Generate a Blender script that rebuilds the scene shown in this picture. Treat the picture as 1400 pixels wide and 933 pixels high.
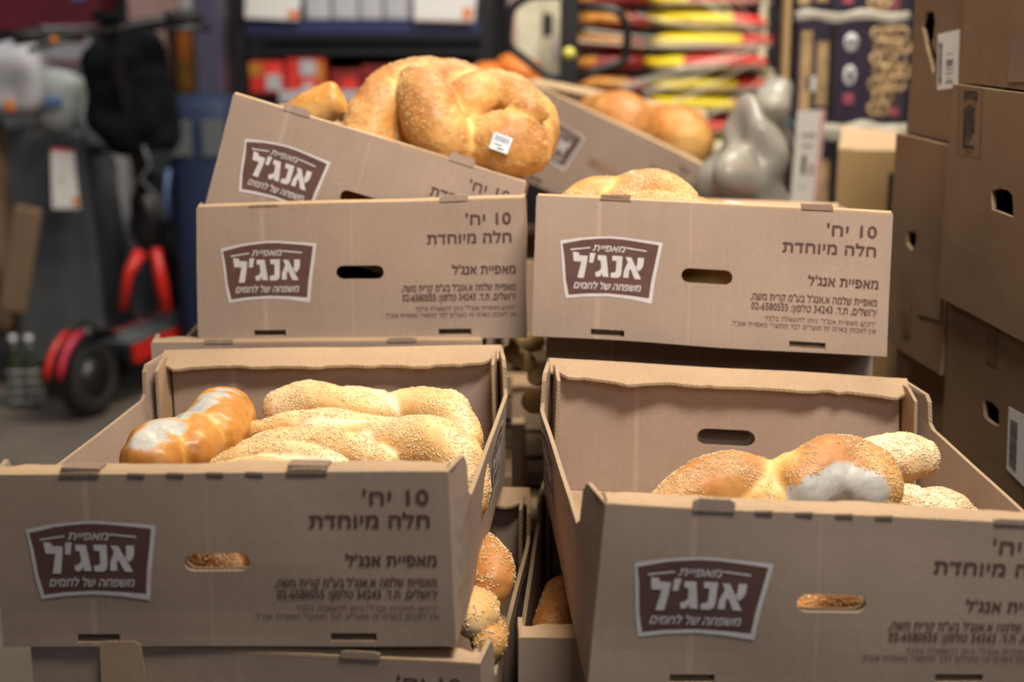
import bpy, bmesh, math, random
import numpy as np
from mathutils import Vector, Matrix, Euler, noise
from mathutils.geometry import delaunay_2d_cdt

for o in list(bpy.data.objects): bpy.data.objects.remove(o)
S = bpy.context.scene
COL = S.collection
random.seed(7)
R = math.radians

# ------------------------------------------------------------ camera, world, lamps, exposure
PITCH, F, CAMZ = R(12.55), 2004.0, 1.08
cd = bpy.data.cameras.new('camera'); cam = bpy.data.objects.new('camera', cd); COL.objects.link(cam)
cam.location = (0, 0, CAMZ); cam.rotation_euler = (math.pi/2 - PITCH, 0, 0)
cd.sensor_width = 36; cd.lens = 36*F/1400; cd.clip_end = 60; cd.clip_start = .05
cd.dof.use_dof = True; cd.dof.focus_distance = 1.50; cd.dof.aperture_fstop = 3.0
S.camera = cam
w = bpy.data.worlds.new('world'); S.world = w; w.use_nodes = True
bg = w.node_tree.nodes['Background']; bg.inputs[0].default_value = (.80, .86, 1.0, 1); bg.inputs[1].default_value = .06

def lamp(name, loc, target, size, sizey, power, color, spread=180):
    l = bpy.data.lights.new(name, 'AREA'); l.shape = 'RECTANGLE'; l.size = size; l.size_y = sizey
    l.energy = power; l.color = color; l.spread = R(spread)
    o = bpy.data.objects.new(name, l); COL.objects.link(o); o.location = loc
    o.rotation_euler = (Vector(target)-Vector(loc)).to_track_quat('-Z', 'Y').to_euler()
    return o
lamp('stall_lamp', (.44, .78, 2.35), (.22, 1.78, .85), .8, .3, 18.5, (1.0, .89, .76), 100)
lamp('overhead_lamp', (.15, 2.15, 2.6), (.1, 1.75, .6), 1.0, .35, 15, (1.0, .78, .46))
lamp('street_daylight', (1.1, -1.6, 2.5), (.55, 1.75, 1.0), 1.4, 1.0, 2.6, (.80, .88, 1.0), 60)
lamp('market_lamp', (.75, 2.85, 3.0), (.65, 4.1, .9), 1.0, .4, 85, (1.0, .93, .78))
lamp('aisle_lamp', (-1.7, 2.9, 2.9), (-1.2, 4.2, .7), 1.0, .4, 14, (.95, .95, 1.0))
lamp('shelf_lamp', (-.2, 3.9, 2.8), (-.3, 4.8, 1.1), 1.2, .4, 12, (.95, .96, 1.0))
S.view_settings.view_transform = 'Standard'; S.view_settings.look = 'None'
S.view_settings.gamma = 1; S.view_settings.use_curve_mapping = False
S.view_settings.exposure = 0.0
S.cycles.use_denoising = True
S.cycles.max_bounces = 6

# ------------------------------------------------------------ helpers
SP, CP = math.sin(PITCH), math.cos(PITCH)
def ray(u, v):
    a = (u-700)/F; b = (v-466.5)/F
    return Vector((a, CP-b*SP, -SP-b*CP))
def P(u, v, Y):                      # where the thing seen there stands, Y metres ahead
    d = ray(u, v); return Vector((0, 0, CAMZ)) + d*(Y/d.y)
def PX(Y):                           # metres per photo pixel at distance Y
    return Y/F

def nd(nt, t, **k):
    n = nt.nodes.new(t)
    for a, b in k.items(): setattr(n, a, b)
    return n
def mat(name, col, rough=.6, metal=0, alpha=None, vary=0, scale=30, bump=0, bscale=200, trans=0, spec=.5, sheen=0, emit=None, coat=0):
    m = bpy.data.materials.new(name); m.use_nodes = True; nt = m.node_tree
    b = nt.nodes['Principled BSDF']
    b.inputs['Base Color'].default_value = (*col, 1); b.inputs['Roughness'].default_value = rough
    b.inputs['Metallic'].default_value = metal; b.inputs['Specular IOR Level'].default_value = spec
    b.inputs['Transmission Weight'].default_value = trans
    b.inputs['Coat Weight'].default_value = coat
    if alpha is not None: b.inputs['Alpha'].default_value = alpha
    if emit: b.inputs['Emission Color'].default_value = (*emit[0], 1); b.inputs['Emission Strength'].default_value = emit[1]
    tc = nd(nt, 'ShaderNodeTexCoord')
    if vary:
        n = nd(nt, 'ShaderNodeTexNoise'); n.inputs['Scale'].default_value = scale; n.inputs['Detail'].default_value = 4
        nt.links.new(tc.outputs['Object'], n.inputs['Vector'])
        r = nd(nt, 'ShaderNodeMapRange'); r.inputs[1].default_value = .3; r.inputs[2].default_value = .7
        r.inputs[3].default_value = 1-vary; r.inputs[4].default_value = 1+vary
        nt.links.new(n.outputs['Fac'], r.inputs[0])
        mx = nd(nt, 'ShaderNodeVectorMath', operation='SCALE'); mx.inputs[0].default_value = col
        nt.links.new(r.outputs[0], mx.inputs['Scale']); nt.links.new(mx.outputs[0], b.inputs['Base Color'])
    if bump:
        n2 = nd(nt, 'ShaderNodeTexNoise'); n2.inputs['Scale'].default_value = bscale; n2.inputs['Detail'].default_value = 3
        nt.links.new(tc.outputs['Object'], n2.inputs['Vector'])
        bp = nd(nt, 'ShaderNodeBump'); bp.inputs['Strength'].default_value = bump; bp.inputs['Distance'].default_value = .002
        nt.links.new(n2.outputs['Fac'], bp.inputs['Height']); nt.links.new(bp.outputs[0], b.inputs['Normal'])
    return m

def kraft(name, col, flute=.06, edge=False, creases=()):
    m = bpy.data.materials.new(name); m.use_nodes = True; nt = m.node_tree; L = nt.links.new
    b = nt.nodes['Principled BSDF']; b.inputs['Roughness'].default_value = .86; b.inputs['Specular IOR Level'].default_value = .25
    tc = nd(nt, 'ShaderNodeTexCoord'); sx = nd(nt, 'ShaderNodeSeparateXYZ'); L(tc.outputs['Object'], sx.inputs[0])
    ad = nd(nt, 'ShaderNodeMath', operation='ADD'); L(sx.outputs[0], ad.inputs[0]); L(sx.outputs[1], ad.inputs[1])
    cb = nd(nt, 'ShaderNodeCombineXYZ'); L(ad.outputs[0], cb.inputs[0])
    if edge:   # zigzag of the corrugated core on cut edges
        ad2 = nd(nt, 'ShaderNodeMath', operation='ADD'); L(ad.outputs[0], ad2.inputs[0]); L(sx.outputs[2], ad2.inputs[1])
        L(ad2.outputs[0], cb.inputs[0])
    wv = nd(nt, 'ShaderNodeTexWave', wave_type='BANDS', bands_direction='X'); wv.inputs['Scale'].default_value = 76 if not edge else 60
    wv.inputs['Distortion'].default_value = .3; L(cb.outputs[0], wv.inputs['Vector'])
    n1 = nd(nt, 'ShaderNodeTexNoise'); n1.inputs['Scale'].default_value = 9; n1.inputs['Detail'].default_value = 5; L(tc.outputs['Object'], n1.inputs['Vector'])
    st = nd(nt, 'ShaderNodeMapping'); st.inputs['Scale'].default_value = (160, 160, 14); L(tc.outputs['Object'], st.inputs[0])
    n2 = nd(nt, 'ShaderNodeTexNoise'); n2.inputs['Scale'].default_value = 1; n2.inputs['Detail'].default_value = 3; L(st.outputs[0], n2.inputs['Vector'])
    n3 = nd(nt, 'ShaderNodeTexNoise'); n3.inputs['Scale'].default_value = 420; n3.inputs['Detail'].default_value = 2; L(tc.outputs['Object'], n3.inputs['Vector'])
    def rng(src, lo, hi, a=.3, c=.7):
        r = nd(nt, 'ShaderNodeMapRange'); r.inputs[1].default_value = a; r.inputs[2].default_value = c
        r.inputs[3].default_value = lo; r.inputs[4].default_value = hi; L(src, r.inputs[0]); return r.outputs[0]
    def mul(a, c):
        x = nd(nt, 'ShaderNodeMath', operation='MULTIPLY'); L(a, x.inputs[0]); L(c, x.inputs[1]); return x.outputs[0]
    k = mul(rng(n1.outputs['Fac'], .92, 1.07), rng(n2.outputs['Fac'], .975, 1.025))
    k = mul(k, rng(n3.outputs['Fac'], .94, 1.06))
    k = mul(k, rng(wv.outputs['Fac'], .66, 1.12, 0, 1) if edge else rng(wv.outputs['Fac'], .99, 1.008, 0, 1))
    for cx, wd, g in creases:   # pressed crease lines running up the panel
        s = nd(nt, 'ShaderNodeMath', operation='SUBTRACT'); L(sx.outputs[0], s.inputs[0]); s.inputs[1].default_value = cx
        a = nd(nt, 'ShaderNodeMath', operation='ABSOLUTE'); L(s.outputs[0], a.inputs[0])
        k = mul(k, rng(a.outputs[0], g, 1.0, wd*.6, wd))
    mx = nd(nt, 'ShaderNodeVectorMath', operation='SCALE'); mx.inputs[0].default_value = col; L(k, mx.inputs['Scale'])
    L(mx.outputs[0], b.inputs['Base Color'])
    bp = nd(nt, 'ShaderNodeBump'); bp.inputs['Strength'].default_value = flute; bp.inputs['Distance'].default_value = .0006
    h = nd(nt, 'ShaderNodeMath', operation='ADD'); L(wv.outputs['Fac'], h.inputs[0]); L(n1.outputs['Fac'], h.inputs[1])
    L(h.outputs[0], bp.inputs['Height']); L(bp.outputs[0], b.inputs['Normal'])
    return m

M = {}
M['kraft'] = kraft('kraft_board', (.370, .275, .217), creases=((-.118, .0035, 1.16), (-.012, .0012, 1.12)))
M['kraft_lit'] = kraft('kraft_board_lit', (.43, .30, .19), flute=.06)  # lighter, warmer board: lamp light on folds and flaps put into the colour
M['kraft_edge'] = kraft('corrugated_edge', (.40, .29, .19), edge=True)
M['kraft_tab'] = kraft('kraft_tab', (.26, .18, .135))
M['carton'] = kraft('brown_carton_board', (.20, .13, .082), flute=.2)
M['carton_yellow'] = kraft('tan_carton_board', (.50, .34, .17), flute=.2)
M['logo_brown'] = mat('logo_brown_ink', (.11, .052, .042), .75, vary=.12, scale=60)
M['logo_light'] = mat('logo_pale_ink', (.60, .57, .57), .75, vary=.06, scale=80)
M['ink'] = mat('brown_print_ink', (.105, .052, .042), .8, vary=.15, scale=150)
M['black_ink'] = mat('black_print_ink', (.02, .018, .02), .7)
M['grey_print'] = mat('grey_blurred_print', (.16, .15, .17), .7)
M['white_label'] = mat('white_paper_label', (.74, .76, .82), .5)
M['dark'] = mat('dark_void_lining', (.008, .007, .006), .95)

def link(name, me, parent=None, loc=None, rot=None):
    o = bpy.data.objects.new(name, me); COL.objects.link(o)
    if parent: o.parent = parent
    if loc is not None: o.location = loc
    if rot is not None: o.rotation_euler = rot
    return o
def tag(o, label=None, cat=None, group=None, kind=None):
    if label: o['label'] = label
    if cat: o['category'] = cat
    if group: o['group'] = group
    if kind: o['kind'] = kind
    return o
def empty(name, loc, rot=(0, 0, 0), label=None, cat=None, group=None):
    o = bpy.data.objects.new(name, None); COL.objects.link(o); o.location = loc; o.rotation_euler = rot; o.empty_display_size = .05
    return tag(o, label, cat, group)

class MB:
    def __init__(s): s.v = []; s.f = []; s.m = []; s.sm = []
    def add(s, vs, fs, mi=0, smooth=False):
        n = len(s.v); s.v += [tuple(x) for x in vs]; s.f += [tuple(i+n for i in f) for f in fs]
        s.m += [mi]*len(fs); s.sm += [smooth]*len(fs); return s
    def box(s, c, d, mi=0, rot=None, bevel=0, jit=0):
        hx, hy, hz = d[0]/2, d[1]/2, d[2]/2
        if bevel:
            bm = bmesh.new(); bmesh.ops.create_cube(bm, size=1)
            for v in bm.verts: v.co = Vector((v.co.x*d[0], v.co.y*d[1], v.co.z*d[2]))
            bmesh.ops.bevel(bm, geom=bm.edges[:], offset=bevel, segments=2, affect='EDGES', profile=.6)
            vs = [v.co.copy() for v in bm.verts]; bm.verts.index_update(); fs = [[v.index for v in f.verts] for f in bm.faces]; bm.free()
        else:
            vs = [Vector((x, y, z)) for x in (-hx, hx) for y in (-hy, hy) for z in (-hz, hz)]
            fs = [(0, 1, 3, 2), (4, 6, 7, 5), (0, 4, 5, 1), (2, 3, 7, 6), (0, 2, 6, 4), (1, 5, 7, 3)]
        if jit: vs = [v + Vector((random.uniform(-jit, jit), random.uniform(-jit, jit), random.uniform(-jit, jit))) for v in vs]
        if rot is not None: q = Euler(rot).to_matrix(); vs = [q @ v for v in vs]
        return s.add([v+Vector(c) for v in vs], fs, mi)
    def tube(s, pts, r, n=10, mi=0, cap=True):
        pts = [Vector(p) for p in pts]; rs = r if isinstance(r, (list, tuple)) else [r]*len(pts)
        vs = []; fs = []; up = None
        for i, p in enumerate(pts):
            t = (pts[min(i+1, len(pts)-1)]-pts[max(i-1, 0)]).normalized()
            if up is None: up = t.orthogonal().normalized()
            up = (up - t*up.dot(t)).normalized(); sd = t.cross(up)
            for k in range(n):
                a = 2*math.pi*k/n; vs.append(p+(up*math.cos(a)+sd*math.sin(a))*rs[i])
        for i in range(len(pts)-1):
            for k in range(n):
                a = i*n+k; b = i*n+(k+1) % n; fs.append((a, b, b+n, a+n))
        if cap: fs.append(tuple(range(n-1, -1, -1))); fs.append(tuple(range((len(pts)-1)*n, len(pts)*n)))
        return s.add(vs, fs, mi, True)
    def cyl(s, a, b, r, n=24, mi=0, r2=None): return s.tube([a, b], [r, r2 if r2 is not None else r], n, mi)
    def torus(s, c, axis, R0, r, n=32, k=12, mi=0):
        ax = Vector(axis).normalized(); u = ax.orthogonal().normalized(); w_ = ax.cross(u); vs = []; fs = []
        for i in range(n):
            a = 2*math.pi*i/n; d = u*math.cos(a)+w_*math.sin(a)
            for j in range(k):
                b = 2*math.pi*j/k; vs.append(Vector(c)+d*(R0+r*math.cos(b))+ax*r*math.sin(b))
        for i in range(n):
            for j in range(k): fs.append((i*k+j, ((i+1) % n)*k+j, ((i+1) % n)*k+(j+1) % k, i*k+(j+1) % k))
        return s.add(vs, fs, mi, True)
    def ell(s, c, rad, mi=0, nu=20, nv=12, rot=None, nz=0, nf=8, pw=1, seed=0):
        vs = []; fs = []; q = Euler(rot).to_matrix() if rot is not None else Matrix.Identity(3)
        sg = lambda x: math.copysign(abs(x)**pw, x)
        for i in range(nv+1):
            th = math.pi*i/nv
            for j in range(nu):
                ph = 2*math.pi*j/nu
                d = Vector((sg(math.sin(th)*math.cos(ph)), sg(math.sin(th)*math.sin(ph)), sg(math.cos(th))))
                p = Vector((d.x*rad[0], d.y*rad[1], d.z*rad[2]))
                if nz: p += d*nz*noise.noise(p*nf+Vector((seed, seed*2, 3)))
                vs.append(q @ p + Vector(c))
        for i in range(nv):
            for j in range(nu): fs.append((i*nu+j, i*nu+(j+1) % nu, (i+1)*nu+(j+1) % nu, (i+1)*nu+j))
        return s.add(vs, fs, mi, True)
    def build(s, name, mats, parent=None, loc=None, rot=None, label=None, cat=None, group=None, kind=None):
        me = bpy.data.meshes.new(name); me.from_pydata(s.v, [], s.f); me.validate()
        if not isinstance(mats, (list, tuple)): mats = [mats]
        for m in mats: me.materials.append(M[m] if isinstance(m, str) else m)
        if len(me.polygons) == len(s.m):
            me.polygons.foreach_set('material_index', s.m); me.polygons.foreach_set('use_smooth', s.sm)
        me.update()
        return tag(link(name, me, parent, loc, rot), label, cat, group, kind)

def inpoly(p, poly):
    x, y = p; c = False; n = len(poly); j = n-1
    for i in range(n):
        xi, yi = poly[i]; xj, yj = poly[j]
        if (yi > y) != (yj > y) and x < (xj-xi)*(y-yi)/(yj-yi)+xi: c = not c
        j = i
    return c
def panel2d(outline, holes=(), step=.02):
    pts = []; edges = []
    for lp in [outline]+list(holes):
        n0 = len(pts); q = []
        for i, a in enumerate(lp):
            b = lp[(i+1) % len(lp)]; L_ = math.hypot(b[0]-a[0], b[1]-a[1]); k = max(1, int(L_/step))
            for t in range(k): q.append((a[0]+(b[0]-a[0])*t/k, a[1]+(b[1]-a[1])*t/k))
        pts += q; edges += [(n0+i, n0+(i+1) % len(q)) for i in range(len(q))]
    xs = [p[0] for p in outline]; ys = [p[1] for p in outline]
    x = min(xs)+step*.5
    while x < max(xs):
        y = min(ys)+step*.5
        while y < max(ys):
            if inpoly((x, y), outline): pts.append((x, y))
            y += step
        x += step
    r = delaunay_2d_cdt([Vector(p) for p in pts], edges, [], 0, 1e-7)
    vs = [tuple(v) for v in r[0]]; tris = []
    for f in r[2]:
        c = (sum(vs[i][0] for i in f)/len(f), sum(vs[i][1] for i in f)/len(f))
        if inpoly(c, outline) and not any(inpoly(c, h) for h in holes): tris.append(tuple(f))
    cnt = {}
    for f in tris:
        for i in range(len(f)):
            a, b = f[i], f[(i+1) % len(f)]; cnt[(a, b)] = 1
    bnd = [e for e in cnt if (e[1], e[0]) not in cnt]
    return vs, tris, bnd
def slab(mb, pan, fn, t, mi=0, mi2=None, me_=1):   # a cut-out panel with thickness t; fn(x, y, depth) -> point
    vs, tris, bnd = pan; n = len(vs); mi2 = mi if mi2 is None else mi2
    mb.add([fn(x, y, 0) for x, y in vs]+[fn(x, y, t) for x, y in vs], [], 0)
    o = len(mb.v)-2*n
    def push(f, m): mb.f.append(tuple(o+i for i in f)); mb.m.append(m); mb.sm.append(False)
    for f in tris: push(f, mi); push([n+i for i in reversed(f)], mi2)
    for a, b in bnd: push((b, a, a+n, b+n), me_)
def slot(cx, cy, wd, ht, n=8):
    r = ht/2; o = []
    for s in (1, -1):
        for i in range(n+1):
            a = -math.pi/2 + math.pi*i/n
            o.append((cx+s*(wd/2-r)+s*r*math.cos(a), cy+s*r*math.sin(a)))
    return o
def rect(x0, x1, y0, y1): return [(x0, y0), (x1, y0), (x1, y1), (x0, y1)]

# ------------------------------------------------------------ lettering
FONTC = {}
def text2d(s, h, shear=0, spacing=1.0, rtl=True):
    """filled outlines of a line, digit height about h, right edge at x=0, baseline y=0"""
    key = (s, shear, spacing)
    if key not in FONTC:
        c = bpy.data.curves.new('t', 'FONT'); c.body = s[::-1] if rtl else s; c.size = 1; c.shear = shear; c.space_character = spacing
        o = bpy.data.objects.new('t', c); COL.objects.link(o)
        cu = o.to_curve(bpy.context.evaluated_depsgraph_get()); loops = []
        for sp in cu.splines:
            bp = sp.bezier_points; pts = []
            for a in range(len(bp)):
                p0, p3 = bp[a], bp[(a+1) % len(bp)]; a0, h0, h1, a1 = p0.co, p0.handle_right, p3.handle_left, p3.co
                ch = (a1-a0).length; st = (h0-a0).cross(a1-a0).length+(h1-a0).cross(a1-a0).length < 1e-4*max(ch, .001)
                for t in ((0,) if st else (0, .33, .66)):
                    q = a0*(1-t)**3+h0*3*t*(1-t)**2+h1*3*t*t*(1-t)+a1*t**3; pts.append((q.x, q.y))
            if len(pts) > 2: loops.append(pts)
        o.to_curve_clear(); bpy.data.objects.remove(o); bpy.data.curves.remove(c)
        ar = lambda l: sum(l[k-1][0]*l[k][1]-l[k][0]*l[k-1][1] for k in range(len(l)))/2
        def holder(l):
            k = [m_ for m_ in loops if m_ is not l and abs(ar(m_)) > abs(ar(l)) and all(inpoly(q, m_) for q in l[::2])]
            return min(k, key=lambda m_: abs(ar(m_))) if k else None
        hold = [holder(l) for l in loops]; hole = [h is not None and ar(h)*ar(l) < 0 for l, h in zip(loops, hold)]
        vs, fs = [], []
        for l, isH in zip(loops, hole):
            if isH: continue
            hs = [k for k, h, ih in zip(loops, hold, hole) if ih and h is l]
            v, f, _ = panel2d(l, hs, 10); n = len(vs); vs += v; fs += [tuple(q+n for q in t) for t in f]
        FONTC[key] = (vs, fs)
    vs, fs = FONTC[key]
    if not vs: return [], []
    x1 = max(v[0] for v in vs); k = h/.62
    return [((v[0]-x1)*k, v[1]*k) for v in vs], fs
def text_w(s, right, base, width, h, bold=0, **k):
    vs, fs = text2d(s, h, **k)
    if not vs: return [], []
    w0 = -min(v[0] for v in vs); sx = width/w0 if w0 else 1
    V1 = [(right+v[0]*sx, base+v[1]) for v in vs]
    if not bold: return V1, fs
    d = bold*h; V2 = []; F2 = []          # heavier strokes: copies shifted by a hair
    for dx, dy in ((0, 0), (d, 0), (-d, 0), (0, d), (0, -d)):
        n = len(V2); V2 += [(x+dx, y+dy) for x, y in V1]; F2 += [tuple(i+n for i in f) for f in fs]
    return V2, F2

W, H, D = .40, .161, .478
def rev(s):  # digits keep their order inside a right-to-left line
    out = ''; num = ''
    for ch in s:
        if ch.isdigit() or (ch == '-' and num): num += ch
        else: out += num[::-1]; num = ''; out += ch
    return out+num[::-1]
LINES = [("10 יח'", .957, .822, .137, .072, .045), ("חלה מיוחדת", .957, .694, .256, .067, .05),
         ("מאפיית אנג'ל", .968, .472, .192, .058, .045), ('מאפיית שלמה א.אנג\'ל בע"מ קרית משה,', .967, .352, .349, .045, .03),
         ("ירושלים, ת.ד. 34243 טלפון: 02-6580555", .967, .283, .346, .045, .03),
         ('"רכוש מאפיית אנג\'ל" ניתן להשאלה בלבד', .967, .21, .307, .030, 0), ("אין לאכסן בארגז זה מוצרים לבד ממוצרי מאפיית אנג'ל.", .967, .162, .40, .030, 0)]
def lettering():
    V_, F_ = [], []
    for s, r, b, wd, h, bold in LINES:
        vs, fs = text_w(rev(s), (r-.5)*W, b*H, wd*W, h*H, bold=bold, spacing=1.05)
        n = len(V_); V_ += vs; F_ += [tuple(i+n for i in f) for f in fs]
    return V_, F_
LETT = lettering()
# the badge, drawn on a 1140 x 750 grid
LG_OUT = [(97,165),(300,125),(480,102),(650,88),(780,90),(900,100),(1140,118),(1245,130),(1215,330),(1180,550),(1150,835),(900,795),(650,778),(400,795),(185,825),(150,640),(125,400)]
LG_IN = [(122,200),(350,145),(500,125),(650,112),(780,115),(900,125),(1110,148),(1205,160),(1175,350),(1140,560),(1118,775),(900,755),(650,745),(400,760),(215,785),(175,600),(150,350)]
LG_LET = [
 [(245,285),(315,292),(318,322),(415,325),(408,400),(380,580),(308,580),(345,395),(258,393)],
 [(440,290),(500,288),(478,400),(433,400)],
 [(525,310),(622,310),(632,370),(658,555),(590,555),(583,515),(560,555),(515,560),(508,505),(545,495),(572,460),(562,368),(530,368)],
 [(690,308),(805,308),(800,500),(790,540),(760,560),(682,560),(682,505),(725,500),(738,480),(740,365),(692,365)],
 [(840,315),(905,318),(1022,562),(950,560)],
 [(975,315),(1045,315),(1040,400),(1020,445),(990,472),(958,425),(972,400)],
 [(868,372),(905,440),(884,470),(880,552),(822,552),(828,470)],
 [(215,254),(440,221),(440,236),(216,270)], [(840,202),(1070,227),(1069,243),(840,218)]]
def lg(p): return ((p[0]-97)/1148*.116, (835-p[1])/747*.0745)
def logo2d():
    out = []
    out.append((0, *panel2d([lg(p) for p in LG_OUT], [[lg(p) for p in LG_IN]], .02)[:2]))
    out.append((1, *panel2d([lg(p) for p in LG_IN], [], .02)[:2]))
    for pl in LG_LET: out.append((2, *panel2d([lg(p) for p in pl], [], .03)[:2]))
    for s, r, b, wd, h in (("מאפיית", 830, 262, 365, 78), ("משפחה של לחמים", 1025, 702, 755, 84)):
        x, y = lg((r, b)); vs, fs = text_w(s, x, y, wd*.116/1148, h*.0745/747*.85, shear=.28, bold=.03)
        out.append((2, vs, fs))
    return out
LOGO = logo2d()
def logo_mesh(name, fn, parent, flip=False, sz=1.0):
    """fn(x, y, lift) maps badge coordinates to the panel"""
    mb = MB()
    for layer, vs, fs in LOGO:
        l = (.0005, .0005, .0008)[layer]
        mb.add([fn(x*sz, y*sz, l) for x, y in vs], fs, 0 if layer != 1 else 1)
    return mb.build(name, ['logo_light', 'logo_brown'], parent)

# ------------------------------------------------------------ bakery crates
def bread_box(label, group, loc=None, yaw=0, rx=0, ry=0, px=None, seed=0, print_front=True, print_sides=False,
              tabs=((.205, .006), (.785, .006)), back_tabs=(), fold_slope=(.0, .45), cut=.73, deep=1.0, name='cardboard_bread_box', fold_w=.030, side_bow=.006, flaps=False):
    dd = D*deep
    root = empty(name, loc, (R(rx), R(ry), R(yaw)), label, 'box', group)
    mw = Matrix.LocRotScale(Vector(loc), Euler((R(rx), R(ry), R(yaw))), None); inv = mw.inverted()
    cor = {(i, j, k): Vector(((i-.5)*W, (j-.5)*dd, k*H)) for i in (0, 1) for j in (0, 1) for k in (0, 1)}
    o_l = inv @ Vector((0, 0, CAMZ)); r3 = inv.to_3x3()
    for key, (u, v) in (px or {}).items():        # measured corners on the front and rear planes
        d = r3 @ ray(u, v); pl = (key[1]-.5)*dd; t = (pl-o_l.y)/d.y; q = o_l+d*t
        cor[key] = Vector((q.x, pl, q.z))
    if px:                                         # carry measured front offsets to the rear where it was not seen
        for i in (0, 1):
            for k in (0, 1):
                if (i, 1, k) not in px and (i, 0, k) in px:
                    off = cor[(i, 0, k)]-Vector(((i-.5)*W, -.5*dd, k*H)); cor[(i, 1, k)] += Vector((off.x*.6, 0, off.z*.6))
    sv = Vector((seed*3.1, seed*1.7, seed*.9))
    def wp(x, y, z):
        a, b, c = x/W+.5, y/dd+.5, z/H; q = Vector((0, 0, 0))
        for i in (0, 1):
            for j in (0, 1):
                for k in (0, 1):
                    q += cor[(i, j, k)]*((a if i else 1-a)*(b if j else 1-b)*(c if k else 1-c))
        nv = noise.noise_vector(Vector((x, y, z))*7+sv)
        amp = .0026
        edge = 1-.7*max(0, 1-abs(z/H)*4)           # the glued bottom stays straighter
        return q+Vector((nv.x*amp*.5, nv.y*amp*1.6*edge, nv.z*amp*.6*(c if 0 < c < 1.3 else 1)))
    t_ = .0042
    slots = [rect((.17-.5)*W, (.265-.5)*W, .028*H, .075*H), rect((.73-.5)*W, (.83-.5)*W, .028*H, .075*H)]
    handle = slot(-.003, .495*H, .058, .0165)
    fp = panel2d(rect(-W/2, W/2, 0, H), slots+[handle], .022)
    mb = MB(); slab(mb, fp, lambda x, z, t: wp(x, -dd/2+t, z), t_); mb.build('front_panel', ['kraft', 'kraft_edge'], root)
    mb = MB(); slab(mb, fp, lambda x, z, t: wp(x, dd/2-t_+t, z), t_); mb.build('back_panel', ['kraft', 'kraft_edge'], root)
    for e in (-1, 1):
        ip = panel2d(rect(-W/2+t_*2+.004, W/2-t_*2-.004, .006, H-.010), [slot(-.003, .495*H, .064, .021)], .05)
        mb = MB(); slab(mb, ip, lambda x, z, t: wp(x, e*(dd/2-.0125)-t*e, z), .003); mb.build('inner_panel', ['kraft', 'kraft_edge'], root)
    c = .052; y0, y1 = -dd/2+t_+.0006, dd/2-t_-.0006; rm = cut*H
    prof = [(y0, 0), (y1, 0), (y1, H-.001), (y1-c+.006, H-.004), (y1-c, H-.012), (y1-c-.002, rm+.006), (y1-c-.010, rm),
            (y0+c+.010, rm), (y0+c+.002, rm+.006), (y0+c, H-.010), (y0+c-.008, H), (y0, H-.001)]
    sp = panel2d(prof, [], .028)
    def bow(y, z):                    # the cut-down walls bow outwards along the rim
        k = max(0, min(1, (y1-y)/.07))*max(0, min(1, (y-y0)/.07)); k = k*k*(3-2*k); zz = min(1, z/rm)
        return side_bow*k*zz
    for s in (-1, 1):
        mb = MB(); slab(mb, sp, lambda y, z, t: wp(s*(W/2-t+bow(y, z)), y, z), t_); mb.build('side_panel', ['kraft', 'kraft_edge'], root)
        for e in (-1, 1):      # doubled corner layer inside
            ya = e*(dd/2-t_-.0006); yb = e*(dd/2-c-random.uniform(-.006, .010))
            q = [(ya, .006), (yb, .006), (yb, H*.93), ((ya+yb)/2, H*random.uniform(.985, 1.0)), (ya, H-.004)]
            if e > 0: q = q[::-1]
            mb = MB(); slab(mb, panel2d(q, [], .04), lambda y, z, t: wp(s*(W/2-t_-.0012-t), y, z), .0035)
            mb.build('corner_flap', ['kraft_lit', 'kraft_edge'], root)
    mb = MB(); slab(mb, panel2d(rect(-W/2+t_, W/2-t_, -dd/2+t_, dd/2-t_), [], .05), lambda x, y, t: wp(x, y, .001+t), t_)
    mb.build('base_panel', ['kraft_lit', 'kraft_edge'], root)
    for e, sl in ((-1, fold_slope[0]), (1, fold_slope[1])):   # rolled-over top strip, ragged inner edge
        n = 44; vs = []; fs = []
        for i in range(n+1):
            x = -W/2+.0015+(W-.003)*i/n
            wv_ = fold_w*(1+.24*noise.noise(Vector((x*13, seed, e)))+.07*(noise.noise(Vector((x*31, seed, e))) > .1)+.05*noise.noise(Vector((x*90, seed, e))))
            if abs(i/n-.5) > .47: wv_ *= .8
            for k, (dy, dz) in enumerate(((0, 0), (.006, .0022), (wv_*.6, .0016-wv_*.6*sl*.8), (wv_, .0-wv_*sl), (wv_, -.003-wv_*sl), (.008, -.0015), (.0, -.003))):
                p = wp(x, e*(dd/2-dy), H+.0005); vs.append(p+Vector((0, 0, dz)))
        for i in range(n):
            for k in range(7):
                a = i*7+k; b = i*7+(k+1) % 7
                fs.append((a, b, b+7, a+7) if e < 0 else (b, a, a+7, b+7))
        mb = MB(); mb.add(vs, fs, 0); 
        mb.m = [1 if (j % 7) in (3,) else 0 for j in range(len(fs))]
        mb.build('top_fold', ['kraft_lit', 'kraft_edge'], root)
    if seed in (1, 3):            # little nicks of the crease along the front top edge
        for u0 in (.33, .415, .50, .585):
            mb = MB(); mb.box(wp((u0-.5)*W, -dd/2, H)+Vector((0, -.0002, -.0004)), (.015, .0016, .0036), bevel=.0007); mb.build('crease_nick', 'kraft_tab', root)
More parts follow.
